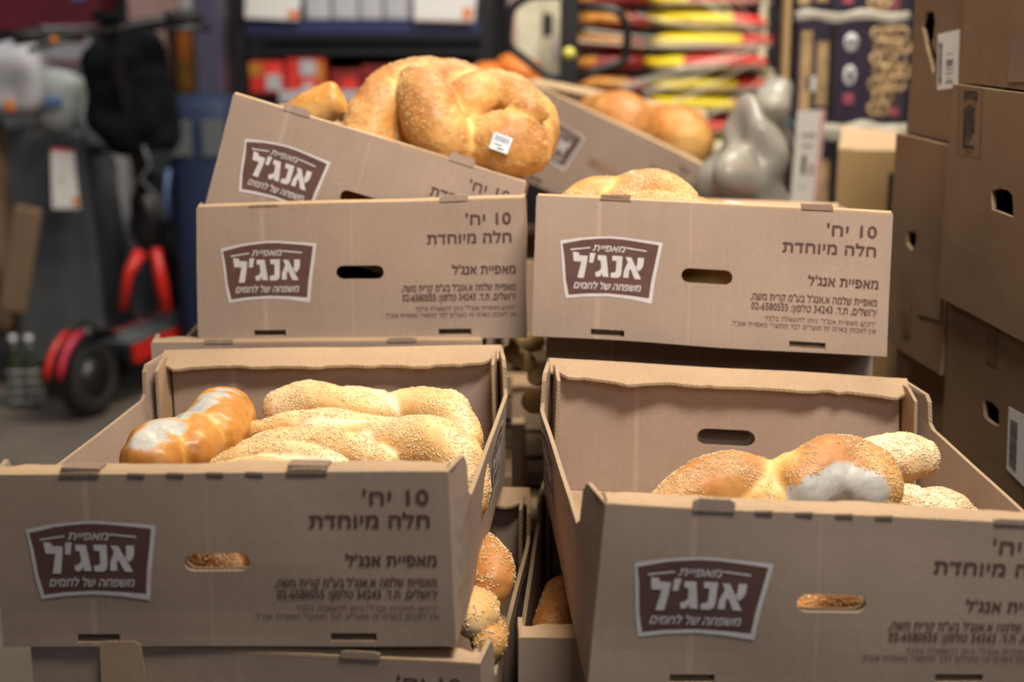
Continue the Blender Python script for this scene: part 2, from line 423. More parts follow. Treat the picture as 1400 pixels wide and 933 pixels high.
    for e, tb in ((-1, tabs), (1, back_tabs)):
        for (u0, rise) in tb:
            x0 = (u0-.5)*W; hw = .0175
            q = [(x0-hw, H-.001), (x0+hw, H-.001), (x0+hw, H+rise*.7), (x0+hw*.7, H+rise), (x0-hw*.7, H+rise), (x0-hw, H+rise*.7)]
            mb = MB(); slab(mb, panel2d(q, [], .02), lambda x, z, t: wp(x, e*(dd/2+.0012-t) if e < 0 else dd/2+.0012-t, z), .0035)
            mb.build('locking_tab', ['kraft_tab' if flaps else 'kraft', 'kraft_edge'], root)
            if flaps and e < 0:   # flap of the tab lying on the fold
                mb = MB(); mb.box(wp(x0, -dd/2+.010, H)+Vector((0, 0, .0042)), (.034, .017, .003), 0, rot=(0, 0, 0))
                mb.build('tab_flap', ['kraft_tab'], root)
    if print_front:
        mb = MB(); mb.add([wp(x, -dd/2, z)+Vector((0, -.0006, 0)) for x, z in LETT[0]], LETT[1], 0)
        mb.build('printed_lettering', 'ink', root)['kind'] = 'stuff'
        logo_mesh('printed_logo', lambda x, y, l: wp((.073-.5)*W+x, -dd/2, .277*H+y)+Vector((0, -l, 0)), root)
    if print_sides:
        for s in (-1, 1):
            if s > 0: logo_mesh('printed_logo', lambda x, y, l: wp(W/2+bow(-dd/2+.52*dd+x, .2*H+y), -dd/2+.52*dd+x, .2*H+y)+Vector((l, 0, 0)), root)
            else: logo_mesh('printed_logo', lambda x, y, l: wp(-W/2-bow(-dd/2+.85*dd-x, .2*H+y), -dd/2+.85*dd-x, .2*H+y)+Vector((-l, 0, 0)), root)
    root['_'] = 0; del root['_']
    return root, mw, wp

def at(mw, x, y, z): return mw @ Vector((x, y, z))
def pos(xc, yf, z, yaw, dd=D):       # base centre from the middle of the front bottom edge
    a = R(yaw); return (xc-math.sin(a)*dd/2, yf+math.cos(a)*dd/2, z)

GB = 'brown bakery bread boxes with brown badge print'
# front stack left
A, mA, wA = bread_box('brown open bread box in front at left, full of seeded loaves and a torn loaf', GB, pos(-.2477, 1.187, CAMZ-.540, -5), yaw=-5,
    px={(0,0,1): (-15,649), (1,0,1): (612,646), (0,0,0): (5,886), (1,0,0): (624,883), (0,1,1): (226,480), (1,1,1): (688,472), (1,1,0): (691,648)},
    seed=1, print_sides=True, flaps=True, tabs=((.205, .002), (.70, .004)), back_tabs=(), side_bow=.011)
A2, mA2, wA2 = bread_box('brown bread box under the front left box, only its top edge showing', GB, pos(-.2267, 1.187, CAMZ-.703, -6), yaw=-6,
    seed=2, print_sides=True, tabs=((.205, .004), (.74, .006)))
mb = MB(); slab(mb, panel2d([(-.136, H-.062), (-.098, H-.062), (-.096, H-.02), (-.098, H+.004), (-.104, H+.007), (-.130, H+.006), (-.135, H)], [], .02), lambda x, z, t: wA2(x, -D/2-.0022-t*.8, z), .0025)
mb.build('front_flap', ['kraft_lit', 'kraft_edge'], A2)
# front stack right
Dx, mD, wD = bread_box('brown open bread box in front at right, with a bitten looking challah inside', GB, pos(.268, 1.15, CAMZ-.557, 1), yaw=1,
    px={(0,0,1): (828,688), (0,0,0): (803,942), (0,1,1): (748,490), (1,1,1): (1240,519), (0,1,0): (743,668), (1,0,1): (1478,722)},
    seed=3, print_sides=True, tabs=((.225, .010), (.86, .004)), fold_slope=(0, .42), side_bow=.013)
D2, mD2, wD2 = bread_box('brown bread box under the front right box, its left front corner showing', GB, pos(.205, 1.245, CAMZ-.722, -4), yaw=-4,
    seed=4, print_sides=False, print_front=False)
# second row
B, mB, wB = bread_box('brown bread box in the upper left stack carrying the tilted box', GB, pos(-.1815, 1.75, CAMZ-.384, 2), yaw=2,
    px={(0,0,1): (268,284), (1,0,1): (716,271), (0,0,0): (271,466), (1,0,0): (721,463)}, seed=5, tabs=((.205, .001), (.785, .006)))
B2, mB2, wB2 = bread_box('brown bread box beneath the upper left box, its left edge poking out behind', GB, pos(-.237, 1.735, CAMZ-.548, 1), yaw=1, seed=6,
    print_front=False, tabs=((.205, .004), (.76, .004)))
C, mC, wC = bread_box('brown bread box in the upper right stack with a flat seeded loaf on top', GB, pos(.217, 1.665, CAMZ-.401, -6), yaw=-6, rx=-6.4,
    px={(0,0,1): (733,268), (1,0,1): (1221,292), (0,0,0): (727,459), (1,0,0): (1213,489)}, seed=7, flaps=True, tabs=((.225, .001), (.79, .005)))
C2, mC2, wC2 = bread_box('brown bread box beneath the upper right box, a shaded strip of its front showing', GB, pos(.240, 1.745, CAMZ-.574, -6), yaw=-6, rx=-6.4, seed=8,
    print_front=False, tabs=((.235, .014), (.76, .013)))
q = P(472, 361, 1.785); G, mG, wG = bread_box('brown bread box tilted down to the right on the upper left box, big challah inside', GB, q+Vector((0, D/2, 0)), ry=17, rx=-7,
    px={(0,0,1): (318,128), (1,0,1): (720,250), (0,0,0): (276,298), (1,0,0): (672,424)}, seed=9, tabs=((.215, .008), (.775, .010)))
q = P(795, 284, 2.6); Hb, mH, wH = bread_box('brown bread box tilted steeply far behind, with two smooth loaves', GB, q+Vector((0, D/2, 0)), ry=25,
    px={(0,0,1): (720,110), (1,0,1): (980,236), (0,0,0): (668,222), (1,0,0): (930,349), (0,1,1): (728,108), (1,1,1): (966,152)}, seed=10, tabs=(), fold_slope=(0, .3))
J, mJ, wJ = bread_box('brown bread box far behind in the gap between the two stacks', GB, (.18, 2.87, CAMZ-.60), yaw=1, seed=11, print_front=False, tabs=((.8, .006),))
J2, mJ2, wJ2 = bread_box('brown bread box at the back propping up the steeply tilted box', GB, (-.235, 2.87, CAMZ-.43), yaw=0, seed=12, print_front=False, tabs=())
J3, mJ3, wJ3 = bread_box('brown bread box at the back lying lowest of the rear stack', GB, (-.235, 2.87, CAMZ-.60), yaw=0, seed=13, print_front=False, tabs=())
N_, mN, wN = bread_box('brown bread box deep in the dark gap between the stacks, small loaves showing', GB, (.06, 2.432, CAMZ-.80), yaw=1, seed=14, deep=.70, print_front=False, tabs=((.8, .006),))

# low wooden platforms carrying the stacks
M['board'] = mat('rough_pine_board', (.16, .105, .06), .85, vary=.2, scale=25, bump=.4)
def platform(label, x0, x1, y0, y1, top):
    root = empty('wooden_platform', ((x0+x1)/2, (y0+y1)/2, 0), label=label, cat='platform')
    n = int((y1-y0)/.12); 
    for i in range(n):
        mb = MB(); d = (y1-y0)/n; mb.box((0, y0+d*(i+.5)-(y0+y1)/2, top-.011), (x1-x0, d-.018, .02), bevel=.002); mb.build('board', 'board', root)
    for sx in (-1, 0, 1):
        for sy in (-1, 1):
            mb = MB(); mb.box((sx*((x1-x0)/2-.06), sy*((y1-y0)/2-.05), (top-.022)/2), (.09, .08, top-.022), bevel=.003); mb.build('leg', 'board', root)
platform('rough wooden platform under the front bread boxes', -.50, .56, 1.16, 1.70, CAMZ-.726)
platform('rough wooden platform under the upper left stack of bread boxes', -.50, .0, 1.712, 2.24, CAMZ-.552)
platform('rough wooden platform under the upper right stack of bread boxes', .02, .55, 1.712, 2.24, CAMZ-.606)
platform('rough wooden platform under the rearmost bread boxes', -.46, .37, 2.62, 3.12, CAMZ-.604)
platform('rough wooden platform deep between the stacks', -.20, .32, 2.25, 2.612, CAMZ-.804)

# ------------------------------------------------------------ bread
def crust(name, pale, gold, brown, rough=.5):
    m = bpy.data.materials.new(name); m.use_nodes = True; nt = m.node_tree; L = nt.links.new; b = nt.nodes['Principled BSDF']
    tc = nd(nt, 'ShaderNodeTexCoord'); at_ = nd(nt, 'ShaderNodeAttribute', attribute_name='bake'); cr = nd(nt, 'ShaderNodeAttribute', attribute_name='crumb')
    n = nd(nt, 'ShaderNodeTexNoise'); n.inputs['Scale'].default_value = 28; n.inputs['Detail'].default_value = 6; L(tc.outputs['Object'], n.inputs[0])
    n2 = nd(nt, 'ShaderNodeTexNoise'); n2.inputs['Scale'].default_value = 240; n2.inputs['Detail'].default_value = 3; L(tc.outputs['Object'], n2.inputs[0])
    a = nd(nt, 'ShaderNodeMath', operation='MULTIPLY_ADD'); L(n.outputs['Fac'], a.inputs[0]); a.inputs[1].default_value = .55; L(at_.outputs['Fac'], a.inputs[2])
    a2 = nd(nt, 'ShaderNodeMath', operation='MULTIPLY_ADD'); L(n2.outputs['Fac'], a2.inputs[0]); a2.inputs[1].default_value = .16; L(a.outputs[0], a2.inputs[2])
    r = nd(nt, 'ShaderNodeValToRGB'); e = r.color_ramp.elements; L(a2.outputs[0], r.inputs[0])
    e[0].position = .30; e[0].color = (*pale, 1); e[1].position = 1.12-.12; e[1].color = (*brown, 1)
    x = e.new(.64); x.color = (*gold, 1)
    mx = nd(nt, 'ShaderNodeMix', data_type='RGBA'); L(cr.outputs['Fac'], mx.inputs[0]); L(r.outputs[0], mx.inputs[6])
    cm = nd(nt, 'ShaderNodeMix', data_type='RGBA'); L(n2.outputs['Fac'], cm.inputs[0]); cm.inputs[6].default_value = (.40, .39, .35, 1); cm.inputs[7].default_value = (.62, .61, .57, 1)
    L(cm.outputs[2], mx.inputs[7]); L(mx.outputs[2], b.inputs['Base Color'])
    b.inputs['Roughness'].default_value = rough; b.inputs['Subsurface Weight'].default_value = .08; b.inputs['Subsurface Radius'].default_value = (.01, .005, .002); b.inputs['Subsurface Scale'].default_value = .3
    bp = nd(nt, 'ShaderNodeBump'); bp.inputs['Strength'].default_value = .35; bp.inputs['Distance'].default_value = .0012
    L(a2.outputs[0], bp.inputs['Height']); L(bp.outputs[0], b.inputs['Normal'])
    return m
M['crust_gold'] = crust('golden_crust', (.82, .60, .29), (.75, .43, .13), (.46, .185, .045))
M['crust_pale'] = crust('pale_crust', (.84, .66, .42), (.74, .45, .17), (.46, .19, .05), .5)
M['crust_shiny'] = crust('orange_crust', (.74, .46, .18), (.64, .30, .06), (.40, .15, .03), .38)
M['sesame'] = mat('sesame_seed', (.78, .60, .34), .45, vary=.22, scale=300)
M['seed_pale'] = mat('pale_sesame_seed', (.88, .72, .46), .45, vary=.2, scale=300)

def smooth_chain(ch, sub=6):
    pts = [Vector(c[:3]) for c in ch]; rs = [c[3] for c in ch]; out = []
    n = len(pts)
    if n == 2: return [(pts[0].lerp(pts[1], i/10), rs[0]+(rs[1]-rs[0])*i/10) for i in range(11)]
    for i in range(n-1):
        p0, p1, p2, p3 = pts[max(i-1, 0)], pts[i], pts[i+1], pts[min(i+2, n-1)]
        q0, q1, q2, q3 = rs[max(i-1, 0)], rs[i], rs[i+1], rs[min(i+2, n-1)]
        for k in range(sub):
            t = k/sub
            f = lambda a, b, c, d: .5*((2*b)+(c-a)*t+(2*a-5*b+4*c-d)*t*t+(3*b-a-3*c+d)*t**3)
            out.append((f(p0, p1, p2, p3), f(q0, q1, q2, q3)))
    out.append((pts[-1], rs[-1])); return out

def bread(label, chains, group, matn='crust_gold', seedmat='sesame', seeds=1800, bake=.35, voxel=.0032, squash=1.0,
          crumb=(), name='challah_loaf', cat='bread', blunt=False, top_bake_light=.25, seedfn=None, wr=.0016, seedsize=1.0, pits=()):
    strands = [smooth_chain(c) for c in chains]
    mb = MB()
    for st in strands:
        pts = [p for p, r in st]; rs = [r for p, r in st]
        d0 = (pts[0]-pts[1]).normalized(); d1 = (pts[-1]-pts[-2]).normalized(); k = .45 if blunt else .85
        head = [(pts[0]+d0*rs[0]*k*math.sin(a), rs[0]*math.cos(a)**(.5 if blunt else 1)) for a in (1.45, 1.1, .75, .35)]
        tail = [(pts[-1]+d1*rs[-1]*k*math.sin(a), rs[-1]*math.cos(a)**(.5 if blunt else 1)) for a in (.35, .75, 1.1, 1.45)]
        al = head+list(zip(pts, rs))+tail
        mb.tube([p for p, r in al], [r for p, r in al], 22)
    allp = np.array([[*p] for st in strands for p, r in st])
    z0 = min(p.z-r for st in strands for p, r in st); c = Vector((allp[:, 0].mean(), allp[:, 1].mean(), z0))
    me = bpy.data.meshes.new('tmp'); me.from_pydata([Vector(v)-c for v in mb.v], [], mb.f)
    o = bpy.data.objects.new('tmp', me); COL.objects.link(o)
    m1 = o.modifiers.new('r', 'REMESH'); m1.mode = 'VOXEL'; m1.voxel_size = voxel
    m2 = o.modifiers.new('s', 'SMOOTH'); m2.factor = .5; m2.iterations = 3
    dg = bpy.context.evaluated_depsgraph_get(); out = bpy.data.meshes.new_from_object(o.evaluated_get(dg))
    bpy.data.objects.remove(o); bpy.data.meshes.remove(me)
    nv = len(out.vertices); co = np.empty(nv*3); out.vertices.foreach_get('co', co); co = co.reshape(-1, 3)
    no = np.empty(nv*3); out.vertices.foreach_get('normal', no); no = no.reshape(-1, 3)
    ds = []
    for st in strands:
        pp = np.array([[*(p-c)] for p, r in st]); rr = np.array([r for p, r in st])
        ds.append((np.linalg.norm(co[:, None, :]-pp[None], axis=2)/rr[None]).min(axis=1))
    ds = np.sort(np.array(ds), axis=0)
    crease = np.clip(1-(ds[1]-ds[0])/.35, 0, 1) if len(strands) > 1 else np.zeros(nv)
    wrn = np.array([noise.noise(Vector(p*45)+Vector((c.x*9, 0, 0)))+.5*noise.noise(Vector(p*110)) for p in co])
    co2 = co+no*(wrn*wr)[:, None]
    for pc, rad, dep in pits:          # torn hollows
        dd = np.linalg.norm(co-np.array([*(Vector(pc)-c)]), axis=1); kk = np.clip(1-dd/rad, 0, 1); co2 = co2-no*(dep*kk*(1+.6*wrn))[:, None]
    out.vertices.foreach_set('co', co2.ravel())
    big = np.array([noise.noise(Vector(p*16)+Vector((c.x*31, 5, 0))) for p in co])
    bk = bake+top_bake_light*np.clip(no[:, 2], -.6, 1)+.28*big-.42*crease**1.5  # positive top term browns the crust, negative paints overhead light as paleness
    cr = np.zeros(nv)
    for (pc, rad) in crumb:
        dd = np.linalg.norm(co-np.array([*(Vector(pc)-c)]), axis=1)+.006*wrn
        cr = np.maximum(cr, np.clip((rad-dd)/.004, 0, 1))
    for nm, arr in (('bake', bk), ('crumb', cr)):
        a = out.attributes.new(nm, 'FLOAT', 'POINT'); a.data.foreach_set('value', arr.astype(np.float32))
    out.polygons.foreach_set('use_smooth', [True]*len(out.polygons)); out.name = name
    out.materials.clear(); out.materials.append(M[matn]); out.update()
    ob = link(name, out, None, c); tag(ob, label, cat, group)
    if seeds:
        rng = random.Random(int(abs(c.x*1000))+nv)
        den = np.array([noise.noise(Vector(p*30)+Vector((7, c.x*11, 0))) for p in co])
        wgt = np.clip(.55+no[:, 2]*.7, .03, 1)*np.clip(.75+den*1.6, .02, 1)*(1-crease)**1.5*(1-cr)
        if seedfn is not None: wgt = wgt*np.array([seedfn(Vector(p)+c) for p in co])
        wgt = wgt/wgt.sum(); ids = np.random.RandomState(3+nv % 97).choice(nv, size=seeds, p=wgt)
        vs = []; fs = []; base = [(1, 0, 0), (-1.15, 0, 0), (.1, .62, 0), (.1, -.62, 0), (0, 0, .42), (0, 0, -.3)]
        tri = [(0, 2, 4), (2, 1, 4), (1, 3, 4), (3, 0, 4), (2, 0, 5), (1, 2, 5), (3, 1, 5), (0, 3, 5)]
        for i in ids:
            nn = Vector(no[i]).normalized(); t = nn.orthogonal().normalized(); b_ = nn.cross(t); a = rng.uniform(0, 6.28)
            u_ = t*math.cos(a)+b_*math.sin(a)+nn*rng.uniform(-.3, .3); v_ = nn.cross(u_).normalized(); s = .00145*seedsize*rng.uniform(.75, 1.15)
            jt = Vector((rng.uniform(-1, 1), rng.uniform(-1, 1), rng.uniform(-1, 1)))*.0014
            pp = Vector(co2[i])+jt-nn*jt.dot(nn)+nn*.0003; n0 = len(vs)
            vs += [pp+u_*(x*s)+v_*(y*s)+nn*(z*s) for x, y, z in base]; fs += [tuple(k+n0 for k in f) for f in tri]
        sm = bpy.data.meshes.new('sesame_seeds'); sm.from_pydata(vs, [], fs); sm.materials.append(M[seedmat])
        sm.polygons.foreach_set('use_smooth', [True]*len(fs)); so = link('sesame_seeds', sm, ob); so['kind'] = 'stuff'
    return ob

def braid(p0, p1, r, n=1.6, ph=0, amp=.5, taper=.45, flat=.75, k=2, bend=0):
    """k strands wound round each other from p0 to p1; r = half the width of the loaf"""
    p0 = Vector(p0); p1 = Vector(p1); ax = (p1-p0).normalized(); sd = ax.cross(Vector((0, 0, 1))).normalized(); up = sd.cross(ax)
    out = []
    for s in range(k):
        ch = []; m = 13
        for i in range(m):
            t = i/(m-1); e = (1-(abs(2*t-1))**2.6); rr = r*(taper+(1-taper)*e); a = 2*math.pi*(n*t+s/k)+ph
            c = p0.lerp(p1, t)+sd*(math.sin(a)*rr*amp)+up*(math.cos(a)*rr*amp*flat)+sd*bend*math.sin(math.pi*t)
            ch.append((*c, rr*.66))
        out.append(ch)
    return out
def C4(u, v, Y, r): p = P(u, v, Y); return (*p, r)

GA = 'seeded loaves in the front left box'  # tops of these loaves painted paler for the strong overhead light
# --- front left box
bread('long pale seeded challah lying at the back of the front left box', [[C4(385, 562, 1.56, .024), C4(425, 552, 1.56, .026), C4(470, 562, 1.545, .025), C4(520, 570, 1.54, .022), C4(545, 572, 1.55, .018)],
       [C4(425, 565, 1.575, .018), C4(470, 552, 1.58, .019), C4(520, 555, 1.575, .018)],
       [C4(520, 568, 1.56, .022), C4(570, 562, 1.55, .026), C4(605, 568, 1.54, .0265), C4(628, 585, 1.52, .022), C4(640, 606, 1.50, .018)],
       [C4(560, 553, 1.58, .014), C4(608, 550, 1.58, .015), C4(630, 560, 1.56, .012)]],
      GA, 'crust_pale', 'seed_pale', 3000, bake=.36, top_bake_light=-.22, seedsize=.8, seedfn=lambda p: .5+.5*(p.x > -.13 or p.x < -.2))
bread('slim seeded challah wedged behind the broad one in the front left box', [[C4(345, 596, 1.48, .014), C4(400, 586, 1.48, .018), C4(450, 584, 1.48, .020), C4(510, 590, 1.48, .018), C4(560, 594, 1.48, .014)],
       [C4(430, 592, 1.465, .014), C4(500, 596, 1.46, .014), C4(540, 600, 1.46, .012)]], GA, 'crust_pale', 'seed_pale', 1700, bake=.50, top_bake_light=-.25, seedsize=.8)
bread('broad seeded challah nearest the right side of the front left box',
      [[C4(318, 630, 1.42, .013), C4(365, 616, 1.42, .019), C4(410, 611, 1.42, .020), C4(455, 614, 1.42, .018), C4(500, 616, 1.42, .018)],
       [C4(420, 628, 1.385, .016), C4(452, 620, 1.385, .024), C4(490, 626, 1.38, .023), C4(520, 640, 1.38, .018)],
       [C4(505, 612, 1.44, .020), C4(545, 610, 1.42, .028), C4(590, 614, 1.405, .0335), C4(622, 634, 1.385, .031), C4(636, 668, 1.365, .026), C4(640, 690, 1.355, .020)]],
      GA, 'crust_pale', 'seed_pale', 5200, bake=.44, top_bake_light=-.30, seedsize=.8)
bread('smooth edged seeded challah just behind the front wall of the front left box',
      [[C4(300, 642, 1.34, .013), C4(350, 631, 1.34, .019), C4(410, 632, 1.33, .020), C4(455, 642, 1.32, .017)], [C4(290, 655, 1.31, .014), C4(360, 650, 1.31, .018), C4(440, 655, 1.31, .018), C4(520, 660, 1.31, .016)]],
      GA, 'crust_pale', 'seed_pale', 1500, bake=.42, top_bake_light=-.22, seedsize=.8)
bread('seeded challah in the lower layer seen through the front left handle hole', braid(P(200, 782, 1.252), P(420, 782, 1.252), .033, n=1.3, ph=.4), GA, 'crust_gold', 'sesame', 2200, bake=.8, seedsize=.8)  # browner crust stands in for the shade behind the hole
bread('hidden lower seeded challah across the middle of the front left box', braid((-.40, 1.44, CAMZ-.500), (-.08, 1.44, CAMZ-.500), .034, n=1.3), GA, 'crust_pale', 'seed_pale', 500, bake=.2)
bread('hidden lower seeded challah across the back of the front left box', braid((-.38, 1.555, CAMZ-.502), (-.06, 1.555, CAMZ-.502), .032, n=1.3, ph=2), GA, 'crust_pale', 'seed_pale', 500, bake=.2)
# torn plain loaf
cr = [(P(u, v, Y), r_) for u, v, Y, r_ in ((292, 548, 1.475, .019), (308, 545, 1.50, .017), (276, 558, 1.45, .018), (262, 570, 1.43, .016), (246, 576, 1.41, .018), (226, 585, 1.37, .022), (210, 592, 1.345, .021), (196, 603, 1.33, .016), (250, 592, 1.39, .013))]
bread('smooth golden loaf with a torn white patch at the left of the front left box',
      [[C4(290, 600, 1.43, .033), C4(300, 580, 1.49, .037), C4(308, 570, 1.54, .033)],
       [C4(258, 624, 1.37, .029), C4(262, 608, 1.41, .033), C4(268, 598, 1.45, .025)],
       [C4(206, 634, 1.335, .030), C4(222, 618, 1.385, .034), C4(236, 608, 1.42, .028)]],
      None, 'crust_shiny', 'sesame', 0, bake=.44, top_bake_light=-.1, crumb=cr, name='torn_loaf', wr=.0024, pits=[(P(212, 600, 1.345), .020, .014), (P(238, 580, 1.41), .016, .008), (P(298, 553, 1.49), .022, .005)])
# --- front right box
GD = 'seeded loaves in the front right box'
bread('large golden seeded challah with a pale grey torn underside in the front right box',
      [[C4(905, 702, 1.30, .020), C4(945, 682, 1.33, .030), C4(990, 665, 1.35, .034), C4(1040, 672, 1.35, .031), C4(1078, 690, 1.34, .026)],
       [C4(1045, 700, 1.32, .022), C4(1060, 672, 1.34, .024), C4(1088, 655, 1.35, .028)],
       [C4(1092, 668, 1.34, .034), C4(1135, 648, 1.355, .037), C4(1178, 648, 1.36, .033), C4(1192, 668, 1.33, .030)]],
      GD, 'crust_gold', 'sesame', 5200, bake=.46, top_bake_light=.12, seedsize=.8,
      crumb=[(P(1100, 684, 1.315), .022), (P(1120, 680, 1.305), .026), (P(1138, 676, 1.30), .028), (P(1155, 672, 1.31), .028), (P(1170, 674, 1.30), .026), (P(1192, 674, 1.30), .022)])
bread('pale seeded loaf end poking up at the right of the front right box', [[C4(1150, 650, 1.44, .024), C4(1205, 630, 1.45, .026), C4(1240, 626, 1.45, .0265), C4(1262, 628, 1.45, .020)]],
      GD, 'crust_pale', 'seed_pale', 1500, bake=.25, top_bake_light=-.2, seedsize=.75)
bread('pale seeded loaf lying low against the right wall of the front right box', braid(P(1195, 693, 1.36), P(1325, 706, 1.36), .029, n=.9, ph=1.5, amp=.35), GD, 'crust_pale', 'seed_pale', 1900, bake=.3, top_bake_light=-.2, seedsize=.75)
bread('golden challah in the lower layer seen through the front right handle hole', braid(P(1070, 850, 1.214), P(1300, 854, 1.214), .033, n=1.2, ph=.4), GD, 'crust_gold', 'sesame', 1400, bake=.8)  # shade behind the hole put into the crust as a darker brown
bread('hidden lower challah across the middle of the front right box', braid((.14, 1.36, CAMZ-.513), (.43, 1.36, CAMZ-.513), .036, n=1.2), GD, 'crust_gold', 'sesame', 400)
bread('hidden lower challah across the back of the front right box', braid((.16, 1.47, CAMZ-.513), (.43, 1.47, CAMZ-.513), .034, n=1.2, ph=1), GD, 'crust_gold', 'sesame', 400)
# --- tilted box
bread('big round golden challah with a white price sticker in the tilted box',
      [[C4(498, 215, 1.850, .036), C4(512, 165, 1.890, .038), C4(540, 122, 1.920, .033), C4(585, 108, 1.940, .028), C4(640, 118, 1.950, .028), C4(680, 160, 1.950, .03)],
       [C4(560, 195, 1.910, .040), C4(530, 205, 1.890, .036)],
       [C4(566, 112, 1.900, .022), C4(580, 130, 1.870, .034), C4(592, 165, 1.850, .040), C4(612, 192, 1.840, .034), C4(628, 212, 1.850, .024)],
       [C4(628, 185, 1.910, .030), C4(640, 140, 1.910, .034), C4(680, 122, 1.920, .026), C4(715, 138, 1.910, .025), C4(742, 170, 1.910, .022), C4(735, 210, 1.920, .02)],
       [C4(655, 192, 1.860, .032), C4(690, 196, 1.850, .042), C4(715, 202, 1.860, .038), C4(728, 190, 1.890, .026)],
       [C4(702, 152, 1.865, .011), C4(722, 150, 1.850, .015), C4(742, 156, 1.860, .009)]],
      'loaves in the tilted box', 'crust_gold', 'sesame', 5200, bake=.50, top_bake_light=.15, voxel=.0034, seedsize=.9, wr=.0022)
bread('cut looking pale golden loaf end at the left of the tilted box', [[C4(398, 172, 1.90, .026), C4(430, 150, 1.90, .027), C4(458, 136, 1.90, .0255)]],
      'loaves in the tilted box', 'crust_shiny', 'sesame', 60, bake=.18, blunt=True, name='bread_roll')
bread('brown loaf half hidden behind the big challah in the tilted box', [[C4(485, 160, 2.0, .02), C4(530, 175, 2.0, .03)]], 'loaves in the tilted box', 'crust_gold', 'sesame', 200, bake=.6, name='bread_roll')
bread('added dark brown loaf that darkens the handle hole of the tilted box', [[C4(425, 262, 1.872, .030), C4(480, 285, 1.872, .034), C4(545, 305, 1.872, .030)]], 'loaves in the tilted box', 'crust_gold', 'sesame', 200, bake=1.0)  # unseen loaf, added and coloured dark so the hole does not look lit
# --- upper right box
GC = 'seeded loaves in the upper right box'
bread('flat seeded golden loaf rising over the rim of the upper right box',
      [[C4(778, 290, 1.74, .022), C4(812, 276, 1.76, .030), C4(848, 272, 1.76, .026)], [C4(838, 284, 1.74, .022), C4(866, 268, 1.76, .029), C4(905, 262, 1.77, .026), C4(935, 284, 1.76, .022)],
       [C4(850, 288, 1.72, .016), C4(900, 284, 1.72, .020), C4(950, 292, 1.72, .016)]],
      GC, 'crust_gold', 'sesame', 3400, bake=.52, top_bake_light=.1)
bread('seeded loaf end with a white sticker at the rim of the upper right box', [[C4(950, 292, 1.74, .020), C4(995, 294, 1.73, .016)]], GC, 'crust_gold', 'sesame', 600, bake=.4, name='challah_loaf')
bread('loaf under plastic seen through the handle hole of the upper right box', [[C4(930, 388, 1.75, .030), C4(1010, 388, 1.73, .034)]], GC, 'crust_gold', 'sesame', 500, bake=.2)
bread('hidden lower loaf across the upper right box', [[C4(790, 330, 1.80, .055), C4(960, 345, 1.78, .055)]], GC, 'crust_gold', 'sesame', 0)
# --- far tilted box
GH = 'two smooth loaves in the far tilted box'
bread('left smooth golden loaf in the steeply tilted far box', [[C4(815, 165, 2.86, .05), C4(846, 170, 2.72, .062), C4(858, 180, 2.68, .058)]], GH, 'crust_gold', 'sesame', 0, bake=.50, name='smooth_loaf', voxel=.005)
bread('right smooth golden loaf in the steeply tilted far box', [[C4(895, 178, 2.86, .05), C4(925, 186, 2.74, .057), C4(938, 196, 2.70, .054)]], GH, 'crust_gold', 'sesame', 0, bake=.38, name='smooth_loaf', voxel=.005)
# --- lower boxes and gap
GL = 'loaves in the lower boxes'
bread('seeded loaf end seen in the gap at the right of the lower left box', [[C4(672, 800, 1.33, .022), C4(668, 780, 1.36, .026), C4(655, 760, 1.45, .026)]], GL, 'crust_gold', 'sesame', 1000, bake=.5)
bread('pale loaf tip at the front right corner of the lower left box', [[C4(646, 848, 1.27, .018), C4(655, 835, 1.30, .02), C4(640, 815, 1.36, .022)]], GL, 'crust_pale', 'seed_pale', 600, bake=.2)
bread('small loaf in the shade under the left seeded loaf end', [[C4(668, 880, 1.26, .016), C4(668, 862, 1.33, .02)]], GL, 'crust_gold', 'sesame', 400, bake=.3)
bread('dark brown loaf in the shade of the lower right box', [[C4(758, 870, 1.36, .024), C4(775, 820, 1.50, .028)]], GL, 'crust_gold', 'sesame', 300, bake=.7)
GG = 'small loaves in the gap between the stacks'
for i, (lab, a, b) in enumerate((('yellow lit loaf at the top left of the gap between the stacks', C4(700, 482, 1.86, .014), C4(722, 497, 1.84, .013)),
      ('yellow lit loaf directly under the upper boxes in the gap', C4(706, 468, 1.98, .013), C4(735, 468, 1.98, .014)),
      ('short loaf at the right of the gap, above its middle', C4(731, 516, 1.84, .012), C4(748, 510, 1.84, .015)),
      ('broad loaf at the right of the gap under the short one', C4(727, 550, 1.90, .017), C4(748, 546, 1.90, .018)),
      ('horizontal thin loaf low in the gap', C4(704, 597, 2.36, .016), C4(738, 595, 2.36, .016)),
      ('slanting thin loaf lowest in the gap', C4(700, 616, 2.32, .014), C4(728, 630, 2.31, .013)))):
    bread(lab, [[a, b]], GG, 'crust_gold', 'sesame', 100, bake=.0, name='bread_roll')  # very pale crust carries the yellow lamp light of the gap

